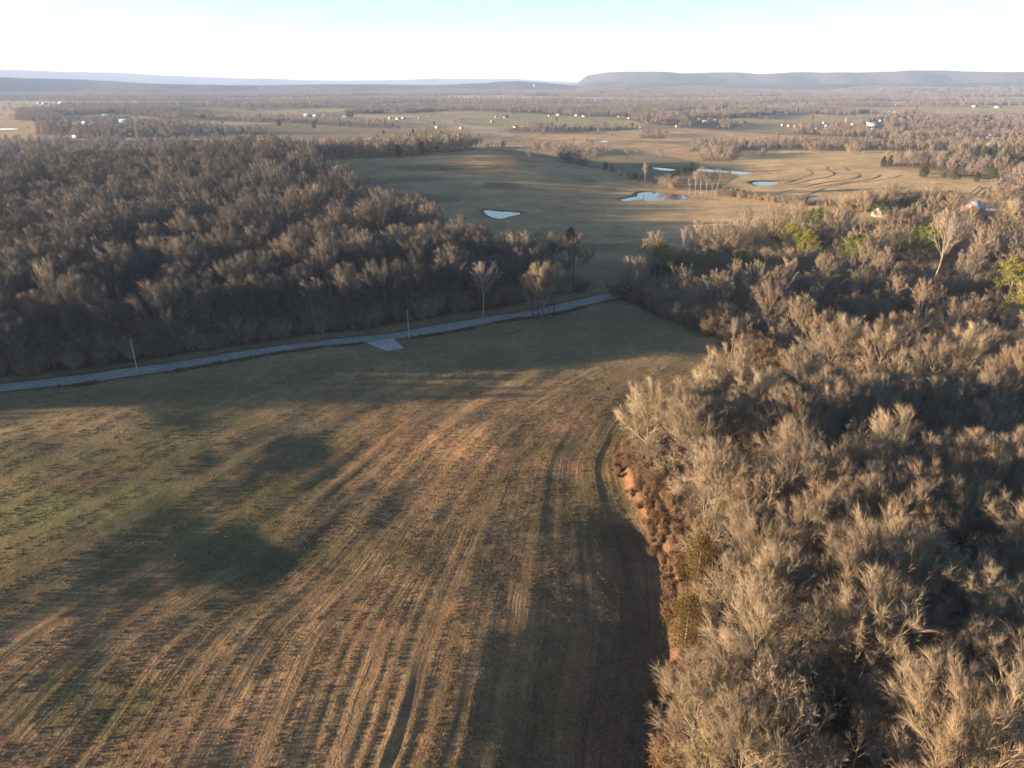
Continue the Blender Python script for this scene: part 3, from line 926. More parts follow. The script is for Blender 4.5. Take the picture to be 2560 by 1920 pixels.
def scatter(name, protos, X, Y, idx, scale, seed=0, Z=None, tilt=.05, parent=None, **props):
    """one object of many instances (stuff)"""
    rg = np.random.default_rng(seed)
    n = len(X)
    if n == 0:
        return None
    Z = H(X, Y) if Z is None else Z
    me = bpy.data.meshes.new(name)
    me.vertices.add(n)
    me.vertices.foreach_set('co', np.stack([X, Y, Z], 1).astype(np.float32).ravel())
    rot = np.stack([rg.normal(size=n) * tilt, rg.normal(size=n) * tilt, rg.uniform(0, 6.283, n)], 1)
    a = me.attributes.new('rot', 'FLOAT_VECTOR', 'POINT'); a.data.foreach_set('vector', rot.astype(np.float32).ravel())
    a = me.attributes.new('scl', 'FLOAT', 'POINT'); a.data.foreach_set('value', np.asarray(scale, np.float32))
    a = me.attributes.new('idx', 'INT', 'POINT'); a.data.foreach_set('value', np.asarray(idx, np.int32))
    coll = bpy.data.collections.new(name + '_kinds')
    for i, me_ in enumerate(protos):
        po = bpy.data.objects.new('%s_kind_%02d' % (name, i), me_)
        coll.objects.link(po)
    ng = bpy.data.node_groups.new(name, 'GeometryNodeTree')
    ng.interface.new_socket('Geometry', in_out='INPUT', socket_type='NodeSocketGeometry')
    ng.interface.new_socket('Geometry', in_out='OUTPUT', socket_type='NodeSocketGeometry')
    nd, lk = ng.nodes, ng.links
    gi = nd.new('NodeGroupInput'); go = nd.new('NodeGroupOutput')
    iop = nd.new('GeometryNodeInstanceOnPoints')
    ci = nd.new('GeometryNodeCollectionInfo')
    ci.inputs['Collection'].default_value = coll
    ci.inputs['Separate Children'].default_value = True
    ci.inputs['Reset Children'].default_value = True
    def attr(nm, tp):
        q = nd.new('GeometryNodeInputNamedAttribute'); q.data_type = tp
        q.inputs['Name'].default_value = nm
        return q.outputs[0]
    lk.new(gi.outputs[0], iop.inputs['Points'])
    lk.new(ci.outputs[0], iop.inputs['Instance'])
    iop.inputs['Pick Instance'].default_value = True
    lk.new(attr('idx', 'INT'), iop.inputs['Instance Index'])
    lk.new(attr('rot', 'FLOAT_VECTOR'), iop.inputs['Rotation'])
    lk.new(attr('scl', 'FLOAT'), iop.inputs['Scale'])
    lk.new(iop.outputs[0], go.inputs[0])
    o = add(name, me, parent, kind='stuff', **props)
    md = o.modifiers.new('scatter', 'NODES'); md.node_group = ng
    return o

def joined(kinds):
    """trunk and crown of each kind as one mesh, for the scattered trees"""
    out = []
    for k in sorted(kinds):
        t, c = kinds[k]
        def arr(me):
            V = np.empty(len(me.vertices) * 3, np.float32); me.vertices.foreach_get('co', V)
            nl_ = len(me.loops); lv = np.empty(nl_, np.int32); me.loops.foreach_get('vertex_index', lv)
            lt = np.empty(len(me.polygons), np.int32); me.polygons.foreach_get('loop_total', lt)
            return V.reshape(-1, 3), lv, lt
        V1, l1, t1 = arr(t); V2, l2, t2 = arr(c)
        me = bpy.data.meshes.new(t.name + '_whole')
        V = np.concatenate([V1, V2]); lp = np.concatenate([l1, l2 + len(V1)]); tt = np.concatenate([t1, t2])
        me.vertices.add(len(V)); me.vertices.foreach_set('co', V.ravel())
        me.loops.add(len(lp)); me.loops.foreach_set('vertex_index', lp)
        me.polygons.add(len(tt)); me.polygons.foreach_set('loop_start', np.concatenate([[0], np.cumsum(tt)[:-1]]).astype(np.int32))
        me.polygons.foreach_set('loop_total', tt)
        me.polygons.foreach_set('material_index', np.concatenate([np.zeros(len(t1), np.int32), np.ones(len(t2), np.int32)]))
        me.update(calc_edges=True)
        me.materials.append(t.materials[0]); me.materials.append(c.materials[0])
        out.append(me)
    return out

J_GREY = joined(MID_KINDS)
for me_ in J_GREY:
    me_.materials[1] = MBG
J_MID = joined(MID_KINDS); J_PALE = joined(PALE_KINDS); J_BRUSH = joined(BRUSH_KINDS); J_TWIG = joined(TWIG_KINDS); J_CEDAR = joined(CEDAR_KINDS); J_PINE = joined(PINE_KINDS)

# --- the three woods close by: gather every bare tree, then the 300 that show largest become objects of their own
cand = []      # x, y, wood id, scale
for wid, (poly, r, sd) in enumerate(((NEAR_WOOD, 6.9, 11), (UPPER_WOOD, 9.6, 12), (LEFT_WOOD, 8.9, 13))):
    X, Y = poisson(poly, r, sd)
    dd = dist_poly(X, Y, poly, True)
    if wid == 1:
        hole = fbm(X / 38, Y / 30, 55, 2) < -.28
        hole |= (X > 150) & (Y > 330) & (rng.uniform(0, 1, len(X)) < .35)
        m = (~hole) & (dd > 2.5)
    elif wid == 0:
        m = (fbm(X / 16, Y / 14, 57, 2) > -.42) & (dd > 2.5 + 4.0 * smooth(72, 84, Y) * (1 - smooth(120, 135, Y)))
    else:
        m = dd > 1.5
    X, Y = X[m], Y[m]
    if wid == 0:
        qx, qy = project(X, Y, H(X, Y) + 11)
        ex = np.interp(qy, [p[1] for p in EDGE_PX[3:]], [p[0] for p in EDGE_PX[3:]])
        v = ~((qx - 7.0 * FPX / np.hypot(X, np.hypot(Y, CAM_Z - 11)) < ex + 18) & (qy > 1270) & (qy < 1690))
        X, Y = X[v], Y[v]
    if wid == 1:
        qx, qy = project(X, Y, H(X, Y) + 15)
        v = ~((qx > 2395) & (qx < 2500) & (qy < 548)) & ~((qx > 2190) & (qx < 2255) & (qy < 538) & (qy > 500))
        X, Y = X[v], Y[v]
    if wid == 1:
        qx, qy = project(X, Y, H(X, Y) + 13)
        v = np.ones(len(X), bool)
        for ax_, ay_, hh_ in ((2026, 612, 78), (1968, 650, 84), (2010, 668, 80), (2122, 685, 88), (2288, 680, 92), (2330, 672, 88), (2512, 775, 110), (2190, 566, 52), (2290, 560, 46), (2331, 735, 140)):
            v &= ~((np.abs(qx - ax_) < hh_ * .42) & (qy > ay_ - hh_ * 1.05) & (qy < ay_ - hh_ * .1))
        X, Y = X[v], Y[v]
    v = visible(X, Y, 500 if wid < 2 else 99999)
    X, Y = X[v], Y[v]
    sc = (.98, .98, 1.18)[wid] * rng.uniform(.74, 1.14, len(X)) * (1 + .14 * fbm(X / 30, Y / 30, 60 + wid, 2))
    for a, b_, c_ in zip(X, Y, sc):
        cand.append((a, b_, wid, c_))
cand = np.array(cand)
cz = H(cand[:, 0], cand[:, 1])
slant = np.sqrt(cand[:, 0] ** 2 + cand[:, 1] ** 2 + (CAM_Z - cz - 12) ** 2)
cpx, cpy = project(cand[:, 0], cand[:, 1], cz + 10)
inframe = (cpx > -40) & (cpx < 2600) & (cpy < 1980)
order = np.argsort(np.where(inframe, slant, 1e6) / cand[:, 3])
big = order[:285]
rest = order[285:]
print('bare trees', len(cand), 'own objects', len(big))
LOOK = {0: 'fan-shaped bare tree', 1: 'narrow upright bare tree', 2: 'round-crowned bare tree', 3: 'slim tall bare tree', 4: 'broad low-forking bare tree', 5: 'wide-spreading bare tree'}
def where(wid, x, y, px, py):
    if wid == 0:
        de_ = dist_poly([x], [y], EDGE)[0]
        if py > 1640:
            return 'at the bottom edge of the near wood' if px < 2100 else 'in the bottom right corner of the near wood'
        if de_ < 11:
            return 'on the red bank at the edge of the field' if y < 118 else 'at the rounded far corner of the near wood'
        return 'deep in the middle of the near wood' if px < 2180 else 'at the right edge of the near wood'
    if wid == 1:
        return 'at the field side of the upper right wood' if px < 1900 else 'in the dark hollow between the right-hand woods' if py > 780 else 'further back in the upper right wood'
    return 'at the left end of the dark wood front' if px < 520 else 'opposite the gravel apron in the dark wood front' if px < 1050 else 'in the dark wood front near the roadside clump'
for i in big:
    x, y, wid, s = cand[i]
    wid = int(wid)
    kk = int(rng.choice([0, 1, 2, 3, 4], p=[.3, .22, .2, .16, .12]) if wid == 0 else rng.choice([0, 2, 4, 5, 3], p=[.2, .22, .26, .2, .12]))
    wh = where(wid, x, y, float(cpx[i]), float(cpy[i]))
    lab = '%s %s' % (LOOK[kk], wh); grp = 'bare trees ' + wh
    tree(GREY_KINDS if wid == 2 else NEAR_KINDS, kk, x, y, 'bare_tree', lab, grp, s=float(s), z=float(cz[i]), lean=(rng.normal() * .03, rng.normal() * .03))
for wid, nm, lab in ((0, 'wood_trees', 'mass of smaller bare trees in the wood on the right'), (1, 'woodland', 'mass of bare trees in the wood beyond the field'), (2, 'forest', 'large bare brown wood behind the gravel road on the left')):
    ids = [i for i in rest if int(cand[i, 2]) == wid]
    if not ids:
        continue
    ids = np.array(ids)
    pr = J_MID + J_PALE[:1]
    k = rng.integers(0, len(J_MID), len(ids)); k[rng.uniform(0, 1, len(ids)) < .02] = len(J_MID)
    if wid == 2:
        pr = J_GREY + J_PALE[:1]
    scatter(nm, pr, cand[ids, 0], cand[ids, 1], k, cand[ids, 3] * (1.0 if wid else .9), seed=70 + wid, Z=cz[ids], label=lab)

# ------------------------------------------------------------------ understorey of the near woods
def fill(name, kinds_j, poly, r, seed, smin, smax, label, thr=-.1, edge=None, mind=0.0, vis=True):
    X, Y = poisson(poly, r, seed, jitter=.5)
    rg = np.random.default_rng(seed)
    m = fbm(X / 19, Y / 19, seed + 5, 2) > thr
    dd = dist_poly(X, Y, poly, True)
    m &= dd > mind
    if edge is not None:
        m &= dd < edge
    if vis:
        m &= visible(X, Y, 300)
    X, Y = X[m], Y[m]
    scatter(name, kinds_j, X, Y, rg.integers(0, len(kinds_j), len(X)), rg.uniform(smin, smax, len(X)), seed, label=label)

fill('saplings', [J_MID[1], J_MID[3]], [p for p in NEAR_WOOD], 4.6, 814, .5, .8, 'close-set slim young trees filling the near wood', thr=-.15, mind=7.0)
fill('undergrowth', J_TWIG + J_BRUSH[:1], NEAR_WOOD, 3.3, 811, .7, 1.25, 'brown saplings and scrub under the wood on the right', thr=-.35, mind=5.0)
fill('undergrowth', J_TWIG + J_BRUSH[:2], UPPER_WOOD, 4.4, 812, .7, 1.4, 'brown scrub under the wood beyond the field', thr=-.3, mind=1.0)
fill('undergrowth', J_TWIG, LEFT_WOOD, 4.2, 813, .7, 1.5, 'thin saplings along the shaded front of the wood behind the road', thr=-.6, edge=26, mind=1.0)

# rust-coloured thicket along the edges: bushes one can count are objects
def bush(kinds, k, x, y, name, label, group=None, s=1.0, cat='bush'):
    return tree(kinds, k, x, y, name, label, group, s=s, cat=cat)

ed = catmull([p for p in EDGE], 2.7)
for i, (x, y) in enumerate(ed):
    px_, py_ = project(x, y, 0)
    if py_ > 1990 or py_ < 1090:
        continue
    for q in range(2):
        off = rng.uniform(3.8, 8.5)
        sz_ = rng.uniform(.5, .95)
        bush(BRUSH_KINDS, int(rng.integers(0, 3)), x + off, y + rng.uniform(-1, 1), 'thicket_bush', 'low rust-brown bush of dead leaves on the bank between field and near wood', 'rust-brown bushes on the bank of the near wood', s=sz_)
MLB = pal_mat('bank_leaves', [(.17, .105, .06), (.14, .09, .054), (.20, .125, .072), (.12, .085, .054)], noise_s=1.5, var=.4)
J_BANK = joined(BRUSH_KINDS)
for me_ in J_BANK:
    me_.materials[0] = MLB; me_.materials[1] = MLB
ea = np.array(catmull(EDGE, .55)); rg = np.random.default_rng(5)
ea = ea[(ea[:, 1] > 50)]
tg = np.gradient(ea, axis=0); tg /= np.linalg.norm(tg, axis=1)[:, None]
nn_ = np.stack([-tg[:, 1], tg[:, 0]], 1)
if nn_[:, 0].mean() < 0:
    nn_ = -nn_
bx = []; 
for q in range(5):
    bx.append(ea + nn_ * rg.uniform(-.2, 4.6, len(ea))[:, None] + rg.normal(size=ea.shape) * .3)
bx = np.concatenate(bx)
bx = bx[fbm(bx[:, 0] / 3, bx[:, 1] / 3, 61, 2) > .0]
scatter('bank_brush', J_BANK, bx[:, 0], bx[:, 1], rg.integers(0, 3, len(bx)), rg.uniform(.12, .42, len(bx)), 97, label='low rust-red weeds and dead leaves covering the bank below the near wood')

ue = catmull(outline([(1530, 742), (1600, 775), (1680, 803), (1740, 828), (1800, 860), (1835, 900), (1900, 955)]), 3.6)
for i, (x, y) in enumerate(ue):
    for q in range(2):
        bush(BRUSH_KINDS, int(rng.integers(0, 3)), x + rng.uniform(1, 9), y + rng.uniform(0, 9), 'thicket_bush', 'tangled orange-brown bush where the upper wood meets the field', 'orange-brown bushes at the corner of the upper wood', s=rng.uniform(.8, 1.7))

# ------------------------------------------------------------------ trees that stand out
def T(px, py, hpx, kinds, k, name, label, cat='tree', group=None, natural=None, wide=1.0):
    """base at a photo pixel, height given as it shows in the photo"""
    x, y = P(px, py)
    d = math.hypot(x, y, CAM_Z - H1(x, y))
    hm = hpx / FPX * d / max(.35, math.cos(math.atan2(CAM_Z, math.hypot(x, y))))
    s = hm / natural
    o = tree(kinds, k, x, y, name, label, group, s=s * wide, cat=cat, sz=1 / wide)
    return o

T(168, 880, 185, PALE_KINDS, 1, 'sycamore_tree', 'tall white-barked sycamore with a crooked trunk at the far left front of the shaded wood', natural=19, wide=.6)
T(1208, 792, 128, PALE_KINDS, 2, 'sycamore_tree', 'ghostly white bare tree in front of the dark wood just left of the roadside clump', natural=21, wide=1.35)
T(2330, 735, 165, PALE_KINDS, 2, 'sycamore_tree', 'white-limbed crooked tree between the pines in the upper right wood', natural=21)
T(1611, 459, 47, PALE_KINDS, 0, 'sycamore_tree', 'pale bare tree standing alone behind the wide pond', natural=17)
T(1566, 411, 36, PALE_KINDS, 1, 'sycamore_tree', 'orange-pale bare tree in the hollow beyond the pasture hill', natural=19)
for i, (px, py, hh) in enumerate([(1722, 487, 40), (1737, 489, 52), (1750, 490, 56), (1764, 491, 58), (1778, 490, 50), (1790, 491, 52)]):
    T(px, py, hh, PALE_KINDS, i % 3, 'sycamore_tree', 'tall pale bare tree in the grove right of the wide pond', group='pale grove right of the wide pond', natural=18)
for i, (px, py, hh) in enumerate([(1332, 797, 112), (1345, 801, 122), (1357, 799, 126), (1372, 795, 118), (1385, 789, 106)]):
    T(px, py, hh, NEAR_KINDS, [0, 3, 1, 3, 0][i], 'roadside_tree', 'bare tree in the clump on the field side of the gravel road', group='roadside clump of bare trees', natural=18)
T(1827, 893, 92, PALE_KINDS, 1, 'snag_tree', 'thin pale dead tree standing at the tip of the field between the two woods', natural=19, wide=.45)
for px, py, hh, k, lab in [
        (1650, 700, 90, 0, 'bright green pine at the left end of the upper wood'), (2026, 612, 78, 1, 'rounded green pine nearest the far pasture in the upper wood'),
        (1968, 650, 84, 0, 'dark green pine left of the middle group in the upper wood'), (2010, 668, 80, 1, 'green pine right beside the dark one in the upper wood'),
        (2122, 685, 88, 0, 'yellow-green broad pine behind a spreading bare tree'), (2288, 680, 92, 1, 'large yellow-green pine left of the white-limbed tree'),
        (2330, 672, 88, 0, 'yellow-green pine hard behind the white-limbed tree'), (2512, 775, 110, 0, 'lone yellow-green pine near the right edge of the photo'),
        (2550, 850, 110, 1, 'dark green pine low at the right edge of the photo'), (2190, 566, 52, 0, 'green pine in front of the dark-roofed house'),
        (2290, 560, 46, 1, 'small green pine right of the dark-roofed house'), (1772, 702, 72, 1, 'faded green pine among the bare trees at the left of the upper wood'),
        (1845, 690, 60, 0, 'slim dull green pine inside the upper wood')]:
    T(px, py, hh, PINE_KINDS, k, 'pine_tree', lab, natural=15.5)
for px, py, hh, k, kd, lab in [
        (1742, 1462, 100, 0, RUST_KINDS, 'rust-gold cedar at the wood edge beside the red bank'), (1712, 1620, 105, 1, RUST_KINDS, 'second, lower rust-gold cedar leaning over the red bank'),
        (2372, 1520, 130, 0, CEDAR_KINDS, 'dark green cedar in a gap deep in the near wood'), (2075, 1620, 80, 1, CEDAR_KINDS, 'small dark cedar under bare trees in the near wood'),
        (2330, 1600, 95, 1, RUST_KINDS, 'rust-brown cedar in the dark gap of the near wood'), (2440, 1010, 70, 0, CEDAR_KINDS, 'dark cedar below the pale bushes on the right'),
        (2230, 965, 55, 1, RUST_KINDS, 'mossy gold bush left of the pale bushes on the right'),
        (1426, 604, 31, 1, CEDAR_KINDS, 'dark round cedar alone in the shaded pasture'), (608, 384, 34, 0, CEDAR_KINDS, 'wide dark cedar behind the crest of the left wood'),
        (590, 384, 28, 2, CEDAR_KINDS, 'dark cedar left of the wide one behind the left wood'), (628, 383, 28, 1, CEDAR_KINDS, 'dark cedar right of the wide one behind the left wood'),
        (1513, 425, 17, 0, CEDAR_KINDS, 'first of three small cedars in a row down the far side of the pasture hill'), (1529, 430, 18, 1, CEDAR_KINDS, 'middle one of three small cedars down the far side of the pasture hill'),
        (1551, 440, 20, 2, CEDAR_KINDS, 'lowest of three small cedars down the far side of the pasture hill'),
        (2308, 444, 22, 0, CEDAR_KINDS, 'round olive cedar on the tan field below the tree belt'), (2358, 447, 12, 1, CEDAR_KINDS, 'smallest cedar on the tan field below the tree belt'),
        (2385, 449, 18, 2, CEDAR_KINDS, 'cedar right of the smallest one on the tan field'), (2398, 448, 9, 2, CEDAR_KINDS, 'tiny shrub-like cedar touching its larger neighbour on the tan field'), (2236, 484, 16, 1, CEDAR_KINDS, 'dark pointed cedar alone near the terrace lines'),
        (2441, 455, 18, 0, CEDAR_KINDS, 'olive cedar at the end of the tree belt above the barn'), (698, 316, 13, 0, CEDAR_KINDS, 'small dark cedar on the shaded strip left of centre, far off'),
        (786, 322, 15, 1, CEDAR_KINDS, 'upright dark cedar far off behind the tree belt of the pasture'), (1258, 369, 14, 2, CEDAR_KINDS, 'dark cedar at the right end of the small grove on the pasture crest'),
        (1478, 327, 10, 1, CEDAR_KINDS, 'tiny dark cedar on the far pale fence line')]:
    T(px, py, hh, kd, k % len(kd), 'cedar_tree', lab, natural=(9.5 if kd is RUST_KINDS else 8 + 1.5 * (k % len(kd))), wide=1.45 if 'round' in lab or 'wide' in lab else 1.15)
for px, py, hh, k, lab in [(1688, 474, 26, 0, 'round brown bush left of the pale grove'), (1664, 468, 22, 1, 'brown bush behind the wide pond'), (2036, 379, 17, 1, 'round leafless bush on the far tan field'),
                           (2136, 384, 23, 0, 'large round thorny bush on the far tan field'), (2060, 925, 60, 1, 'pale sunlit bush in the dark hollow right of the near wood'),
                           (2370, 1000, 75, 0, 'pale sunlit round bush leaning out of the dark hollow'), (2440, 1010, 70, 1, 'second pale sunlit bush in the dark hollow'), (2500, 1015, 60, 1, 'third pale sunlit bush in the dark hollow')]:
    T(px, py, hh, TWIG_KINDS, k, 'bare_bush', lab, cat='bush', natural=5.0, wide=1.25)
def hedge(pts, n, hpx, kinds, lab, grp, name='hedge_shrub', nat=3.3, wd=1.3):
    X = np.linspace(0, 1, n); q = np.linspace(0, 1, len(pts))
    for i, t in enumerate(X):
        px = np.interp(t, q, [p[0] for p in pts]) + rng.uniform(-3, 3); py = np.interp(t, q, [p[1] for p in pts]) + rng.uniform(-1.5, 1.5)
        T(px, py, hpx * rng.uniform(.65, 1.2), kinds, int(rng.integers(0, len(kinds))), name, lab, cat='shrub', group=grp, natural=nat, wide=wd)
hedge([(1402, 396), (1430, 404), (1466, 415)], 10, 17, TWIG_KINDS, 'dusky shrub of the short hedge on the shoulder of the pasture hill', 'hedge on the shoulder of the pasture hill', nat=5)
hedge([(1570, 446), (1600, 452)], 4, 14, CEDAR_KINDS, 'dark shrub left of the lone pale tree', 'dark shrubs left of the lone pale tree', nat=9, wd=1.6)
hedge([(1637, 459), (1680, 443), (1724, 428)], 10, 15, CEDAR_KINDS, 'dark shrub on the dam between the two long ponds', 'dark shrubs on the dam of the long ponds', nat=9, wd=1.6)
hedge([(1800, 489), (1880, 498), (1960, 508), (2010, 512), (2120, 518)], 34, 15, TWIG_KINDS, 'brown shrub of the straggling hedge below the small pond', 'straggling hedge below the small pond', nat=5)
hedge([(1800, 486), (1830, 490), (1860, 495)], 5, 16, CEDAR_KINDS, 'dark green shrub at the left end of the straggling hedge', 'green shrubs at the left end of the straggling hedge', nat=9, wd=1.5)
hedge([(2120, 530), (2250, 520), (2380, 520)], 16, 34, TWIG_KINDS, 'bare bush between the upper wood and the farm', 'bare bushes between the upper wood and the farm', nat=5)

# ------------------------------------------------------------------ road, lanes, ponds, terrace banks
def strip(name, pts, width, mat, zoff=.07, step=2.0, crown_=.05, across=4, **props):
    c = np.array(catmull(pts, step))
    tg = np.gradient(c, axis=0); tg /= np.linalg.norm(tg, axis=1)[:, None]
    nrm = np.stack([-tg[:, 1], tg[:, 0]], 1)
    offs = np.linspace(-.5, .5, across + 1)
    w = width * (1 + .05 * vnoise(np.arange(len(c)) / 9.0, np.zeros(len(c)), 3) + .05 * vnoise(np.arange(len(c)) / 1.7, np.zeros(len(c)), 4))
    V = []
    for o in offs:
        q = c + nrm * (w * o)[:, None]
        z = H(q[:, 0], q[:, 1]) + zoff + crown_ * (1 - (2 * o) ** 2)
        V.append(np.column_stack([q, z]))
    V = np.stack(V, 1); n = len(c); a = across + 1
    i = (np.arange(n - 1)[:, None] * a + np.arange(across)[None]).ravel()
    F = np.stack([i, i + a, i + a + 1, i + 1], 1)
    me = mesh_from(name, V.reshape(-1, 3), F, mat, True)
    u = np.tile(offs, n)
    at = me.attributes.new('across', 'FLOAT', 'POINT'); at.data.foreach_set('value', (u * width).astype(np.float32))
    return add(name, me, **props)

def gravel_mat(name, base, tracks=True):
    m, n, l, b = new_mat(name, .92)
    geo = N(n, 'ShaderNodeNewGeometry'); pos = geo.outputs['Position']
    f = mapr(n, l, noise_node(n, l, pos, 1.4, 6, .7), .3, .7, .7, 1.3)
    f2 = mapr(n, l, noise_node(n, l, pos, .12, 3, .6), .3, .7, .85, 1.15)
    v = mathn(n, l, 'MULTIPLY', f, f2)
    if tracks:
        ac = mathn(n, l, 'ABSOLUTE', N(n, 'ShaderNodeAttribute', attribute_name='across').outputs['Fac'])
        tr = mathn(n, l, 'SINE', mathn(n, l, 'MULTIPLY', ac, 3.3))
        v = mathn(n, l, 'MULTIPLY', v, mapr(n, l, tr, -1, 1, .88, 1.08))
        ed_ = mapr(n, l, ac, 2.6, 3.3, 1.0, .55)
        v = mathn(n, l, 'MULTIPLY', v, ed_)
    hs = N(n, 'ShaderNodeHueSaturation'); hs.inputs['Color'].default_value = (*base, 1)
    l.new(v, hs.inputs['Value']); l.new(hs.outputs[0], b.inputs['Base Color'])
    return m
MGR = gravel_mat('gravel', (.21, .205, .20))
MGR2 = gravel_mat('gravel_pale', (.29, .295, .305), False)
strip('gravel_road', ROAD, 6.4, MGR, kind='structure', label='pale gravel road running along the left wood')
ap = [(915, 858), (984, 846), (1010, 872), (968, 879)]
axy = [P(*p) for p in ap]
def grid_patch(name, quad, mat, n=8, zoff=.13, **props):
    V = []
    for i in range(n + 1):
        for j in range(n + 1):
            u, v = i / n, j / n
            x = (1 - u) * (1 - v) * quad[0][0] + u * (1 - v) * quad[1][0] + u * v * quad[2][0] + (1 - u) * v * quad[3][0]
            y = (1 - u) * (1 - v) * quad[0][1] + u * (1 - v) * quad[1][1] + u * v * quad[2][1] + (1 - u) * v * quad[3][1]
            V.append((x, y))
    V = np.array(V); V = np.column_stack([V, H(V[:, 0], V[:, 1]) + zoff])
    i = (np.arange(n)[:, None] * (n + 1) + np.arange(n)[None]).ravel()
    me = mesh_from(name, V, np.stack([i, i + n + 1, i + n + 2, i + 1], 1), mat, True)
    if me.polygons[0].normal.z < 0:
        me.flip_normals()
    return add(name, me, **props)
grid_patch('field_entrance', axy, MGR2, kind='structure', label='pale gravel apron leading from the road into the field')
MLANE = gravel_mat('lane_pale', (.34, .32, .30), False)
for pts in ([(430, 287), (600, 293), (740, 291)], [(150, 283), (163, 300), (172, 309)], [(980, 298), (1130, 305), (1240, 325), (1400, 332)], [(1440, 292), (1580, 296), (1620, 310)], [(265, 252), (360, 254)]):
    strip('lane', [P(*p) for p in pts], 6.0, MLANE, zoff=.25, step=8.0, across=2, kind='structure', label='pale country lane in the far valley')

mw, n_, l_, b_ = new_mat('pond_water', .06)
b_.inputs['Base Color'].default_value = (.035, .05, .05, 1)
b_.inputs['Specular IOR Level'].default_value = .8
geo = N(n_, 'ShaderNodeNewGeometry')
bp = N(n_, 'ShaderNodeBump'); bp.inputs['Strength'].default_value = .12; bp.inputs['Distance'].default_value = .05
l_.new(noise_node(n_, l_, geo.outputs['Position'], 1.5, 3), bp.inputs['Height']); l_.new(bp.outputs[0], b_.inputs['Normal'])
PL = ['bright pond at the foot of the pasture hill', 'wide blue pond with a notched bank right of the pasture hill', 'long pale pond behind the grove', 'thin pond in the shaded hollow', 'small oval pond at the edge of the tan field',
      'half-hidden pond in the straggling hedge', 'sliver of water on the far rolling pasture', 'sliver of water at the left edge of the far fields']
for (poly, zl), lab in zip(PONDS, PL):
    a = np.array(poly)
    c = a.mean(0)
    V = np.vstack([np.column_stack([a, np.full(len(a), zl)]), [[c[0], c[1], zl]]])
    n = len(a)
    ar = 0.5 * np.sum(a[:, 0] * np.roll(a[:, 1], -1) - np.roll(a[:, 0], -1) * a[:, 1])
    F = [(i, (i + 1) % n, n) if ar > 0 else ((i + 1) % n, i, n) for i in range(n)]
    add('pond', mesh_from('pond', V, F, mw), kind='structure', label=lab)

MBK = simple_mat('bank_grass', (.20, .155, .09), var=.3, scale=.4)
def bank(px_pts, w=3.4, h=.34, lab=''):
    c = np.array(catmull([P(*p) for p in px_pts], 5.0))
    tg = np.gradient(c, axis=0); tg /= np.linalg.norm(tg, axis=1)[:, None]
    nrm = np.stack([-tg[:, 1], tg[:, 0]], 1)
    V = []
    taper = (.55 + .8 * np.clip(vnoise(np.arange(len(c)) / 2.5, np.zeros(len(c)) + c[0, 0], 4), -.6, 1)) * np.clip(np.minimum(np.arange(len(c)), np.arange(len(c))[::-1]) / 3.0, .1, 1)
    for o, hh in ((-.5, -.3), (-.2, .8), (0, 1.0), (.2, .8), (.5, -.3)):
        q = c + nrm * w * o
        V.append(np.column_stack([q, H(q[:, 0], q[:, 1]) + h * hh * taper]))
    V = np.stack(V, 1); n = len(c)
    i = (np.arange(n - 1)[:, None] * 5 + np.arange(4)[None]).ravel()
    me = mesh_from('terrace_bank', V.reshape(-1, 3), np.stack([i, i + 5, i + 6, i + 1], 1), MBK, True)
    if me.polygons[len(me.polygons) // 2].normal.z < 0:
        me.flip_normals()
    add('terrace_bank', me, kind='structure', label=lab or 'low curved earth bank across the tan terraced field')
def c3(*pts): return [(1660 + a / 2.458, 120 + b_ / 2.458) for a, b_ in pts]
for pts in (c3((730, 832), (820, 808), (905, 778), (912, 765), (880, 745)), c3((780, 838), (900, 812), (1000, 795), (1040, 778), (1030, 762), (1000, 745), (1010, 728)),
            c3((690, 895), (760, 880), (800, 870)), c3((840, 858), (960, 832), (1080, 815), (1170, 800), (1205, 782), (1190, 768)), c3((900, 862), (1040, 838), (1180, 818), (1290, 800), (1335, 778)),
            c3((850, 908), (940, 880), (1020, 852), (1150, 830), (1300, 815), (1400, 800), (1465, 780)), c3((1070, 880), (1150, 876)), c3((1270, 890), (1340, 885), (1390, 882)), c3((1110, 730), (1140, 755)), c3((560, 775), (660, 772), (760, 768))):
    bank(pts)

# ------------------------------------------------------------------ rough grass of the near field
def tuft(seed):
    rg = np.random.default_rng(seed)
    n = 16
    a = rg.uniform(0, 6.28, n); r = rg.uniform(0, .16, n)
    p = np.stack([r * np.cos(a), r * np.sin(a), np.full(n, -.03)], 1)
    el = rg.uniform(.1, 1.0, n); b = a + rg.normal(size=n) * .7
    d = np.stack([np.sin(el) * np.cos(b), np.sin(el) * np.sin(b), np.cos(el)], 1)
    L = rg.uniform(.12, .30, n)[:, None]
    q = _norm(np.cross(d, rg.normal(size=d.shape))) * .022
    V = np.stack([p + q, p - q, p + d * L * .6 - q * .7, p + d * L + np.array([0, 0, -.04])], 1).reshape(-1, 3)
    F = np.concatenate([(np.arange(n) * 4)[:, None] + [0, 1, 2], (np.arange(n) * 4)[:, None] + [0, 2, 3]])
    bag = Bag(); bag.put(V, F)
    return bag
MGT = pal_mat('field_grass', [(.165, .122, .074), (.115, .105, .054), (.195, .143, .088), (.095, .098, .045), (.14, .105, .062), (.175, .12, .072)], noise_s=3.0)
TUFTS = [tuft(700 + i).mesh('tuft', MGT) for i in range(4)]
def in_field(X, Y):
    ok = ~(inpoly(X, Y, NEAR_WOOD) | inpoly(X, Y, UPPER_WOOD) | inpoly(X, Y, LEFT_WOOD))
    ok &= dist_poly(X, Y, ROAD) > 4.2
    # south of the road only
    rx = np.array([p[0] for p in ROAD]); ry = np.array([p[1] for p in ROAD])
    return ok & (Y < np.interp(X, rx, ry))
rg = np.random.default_rng(77)
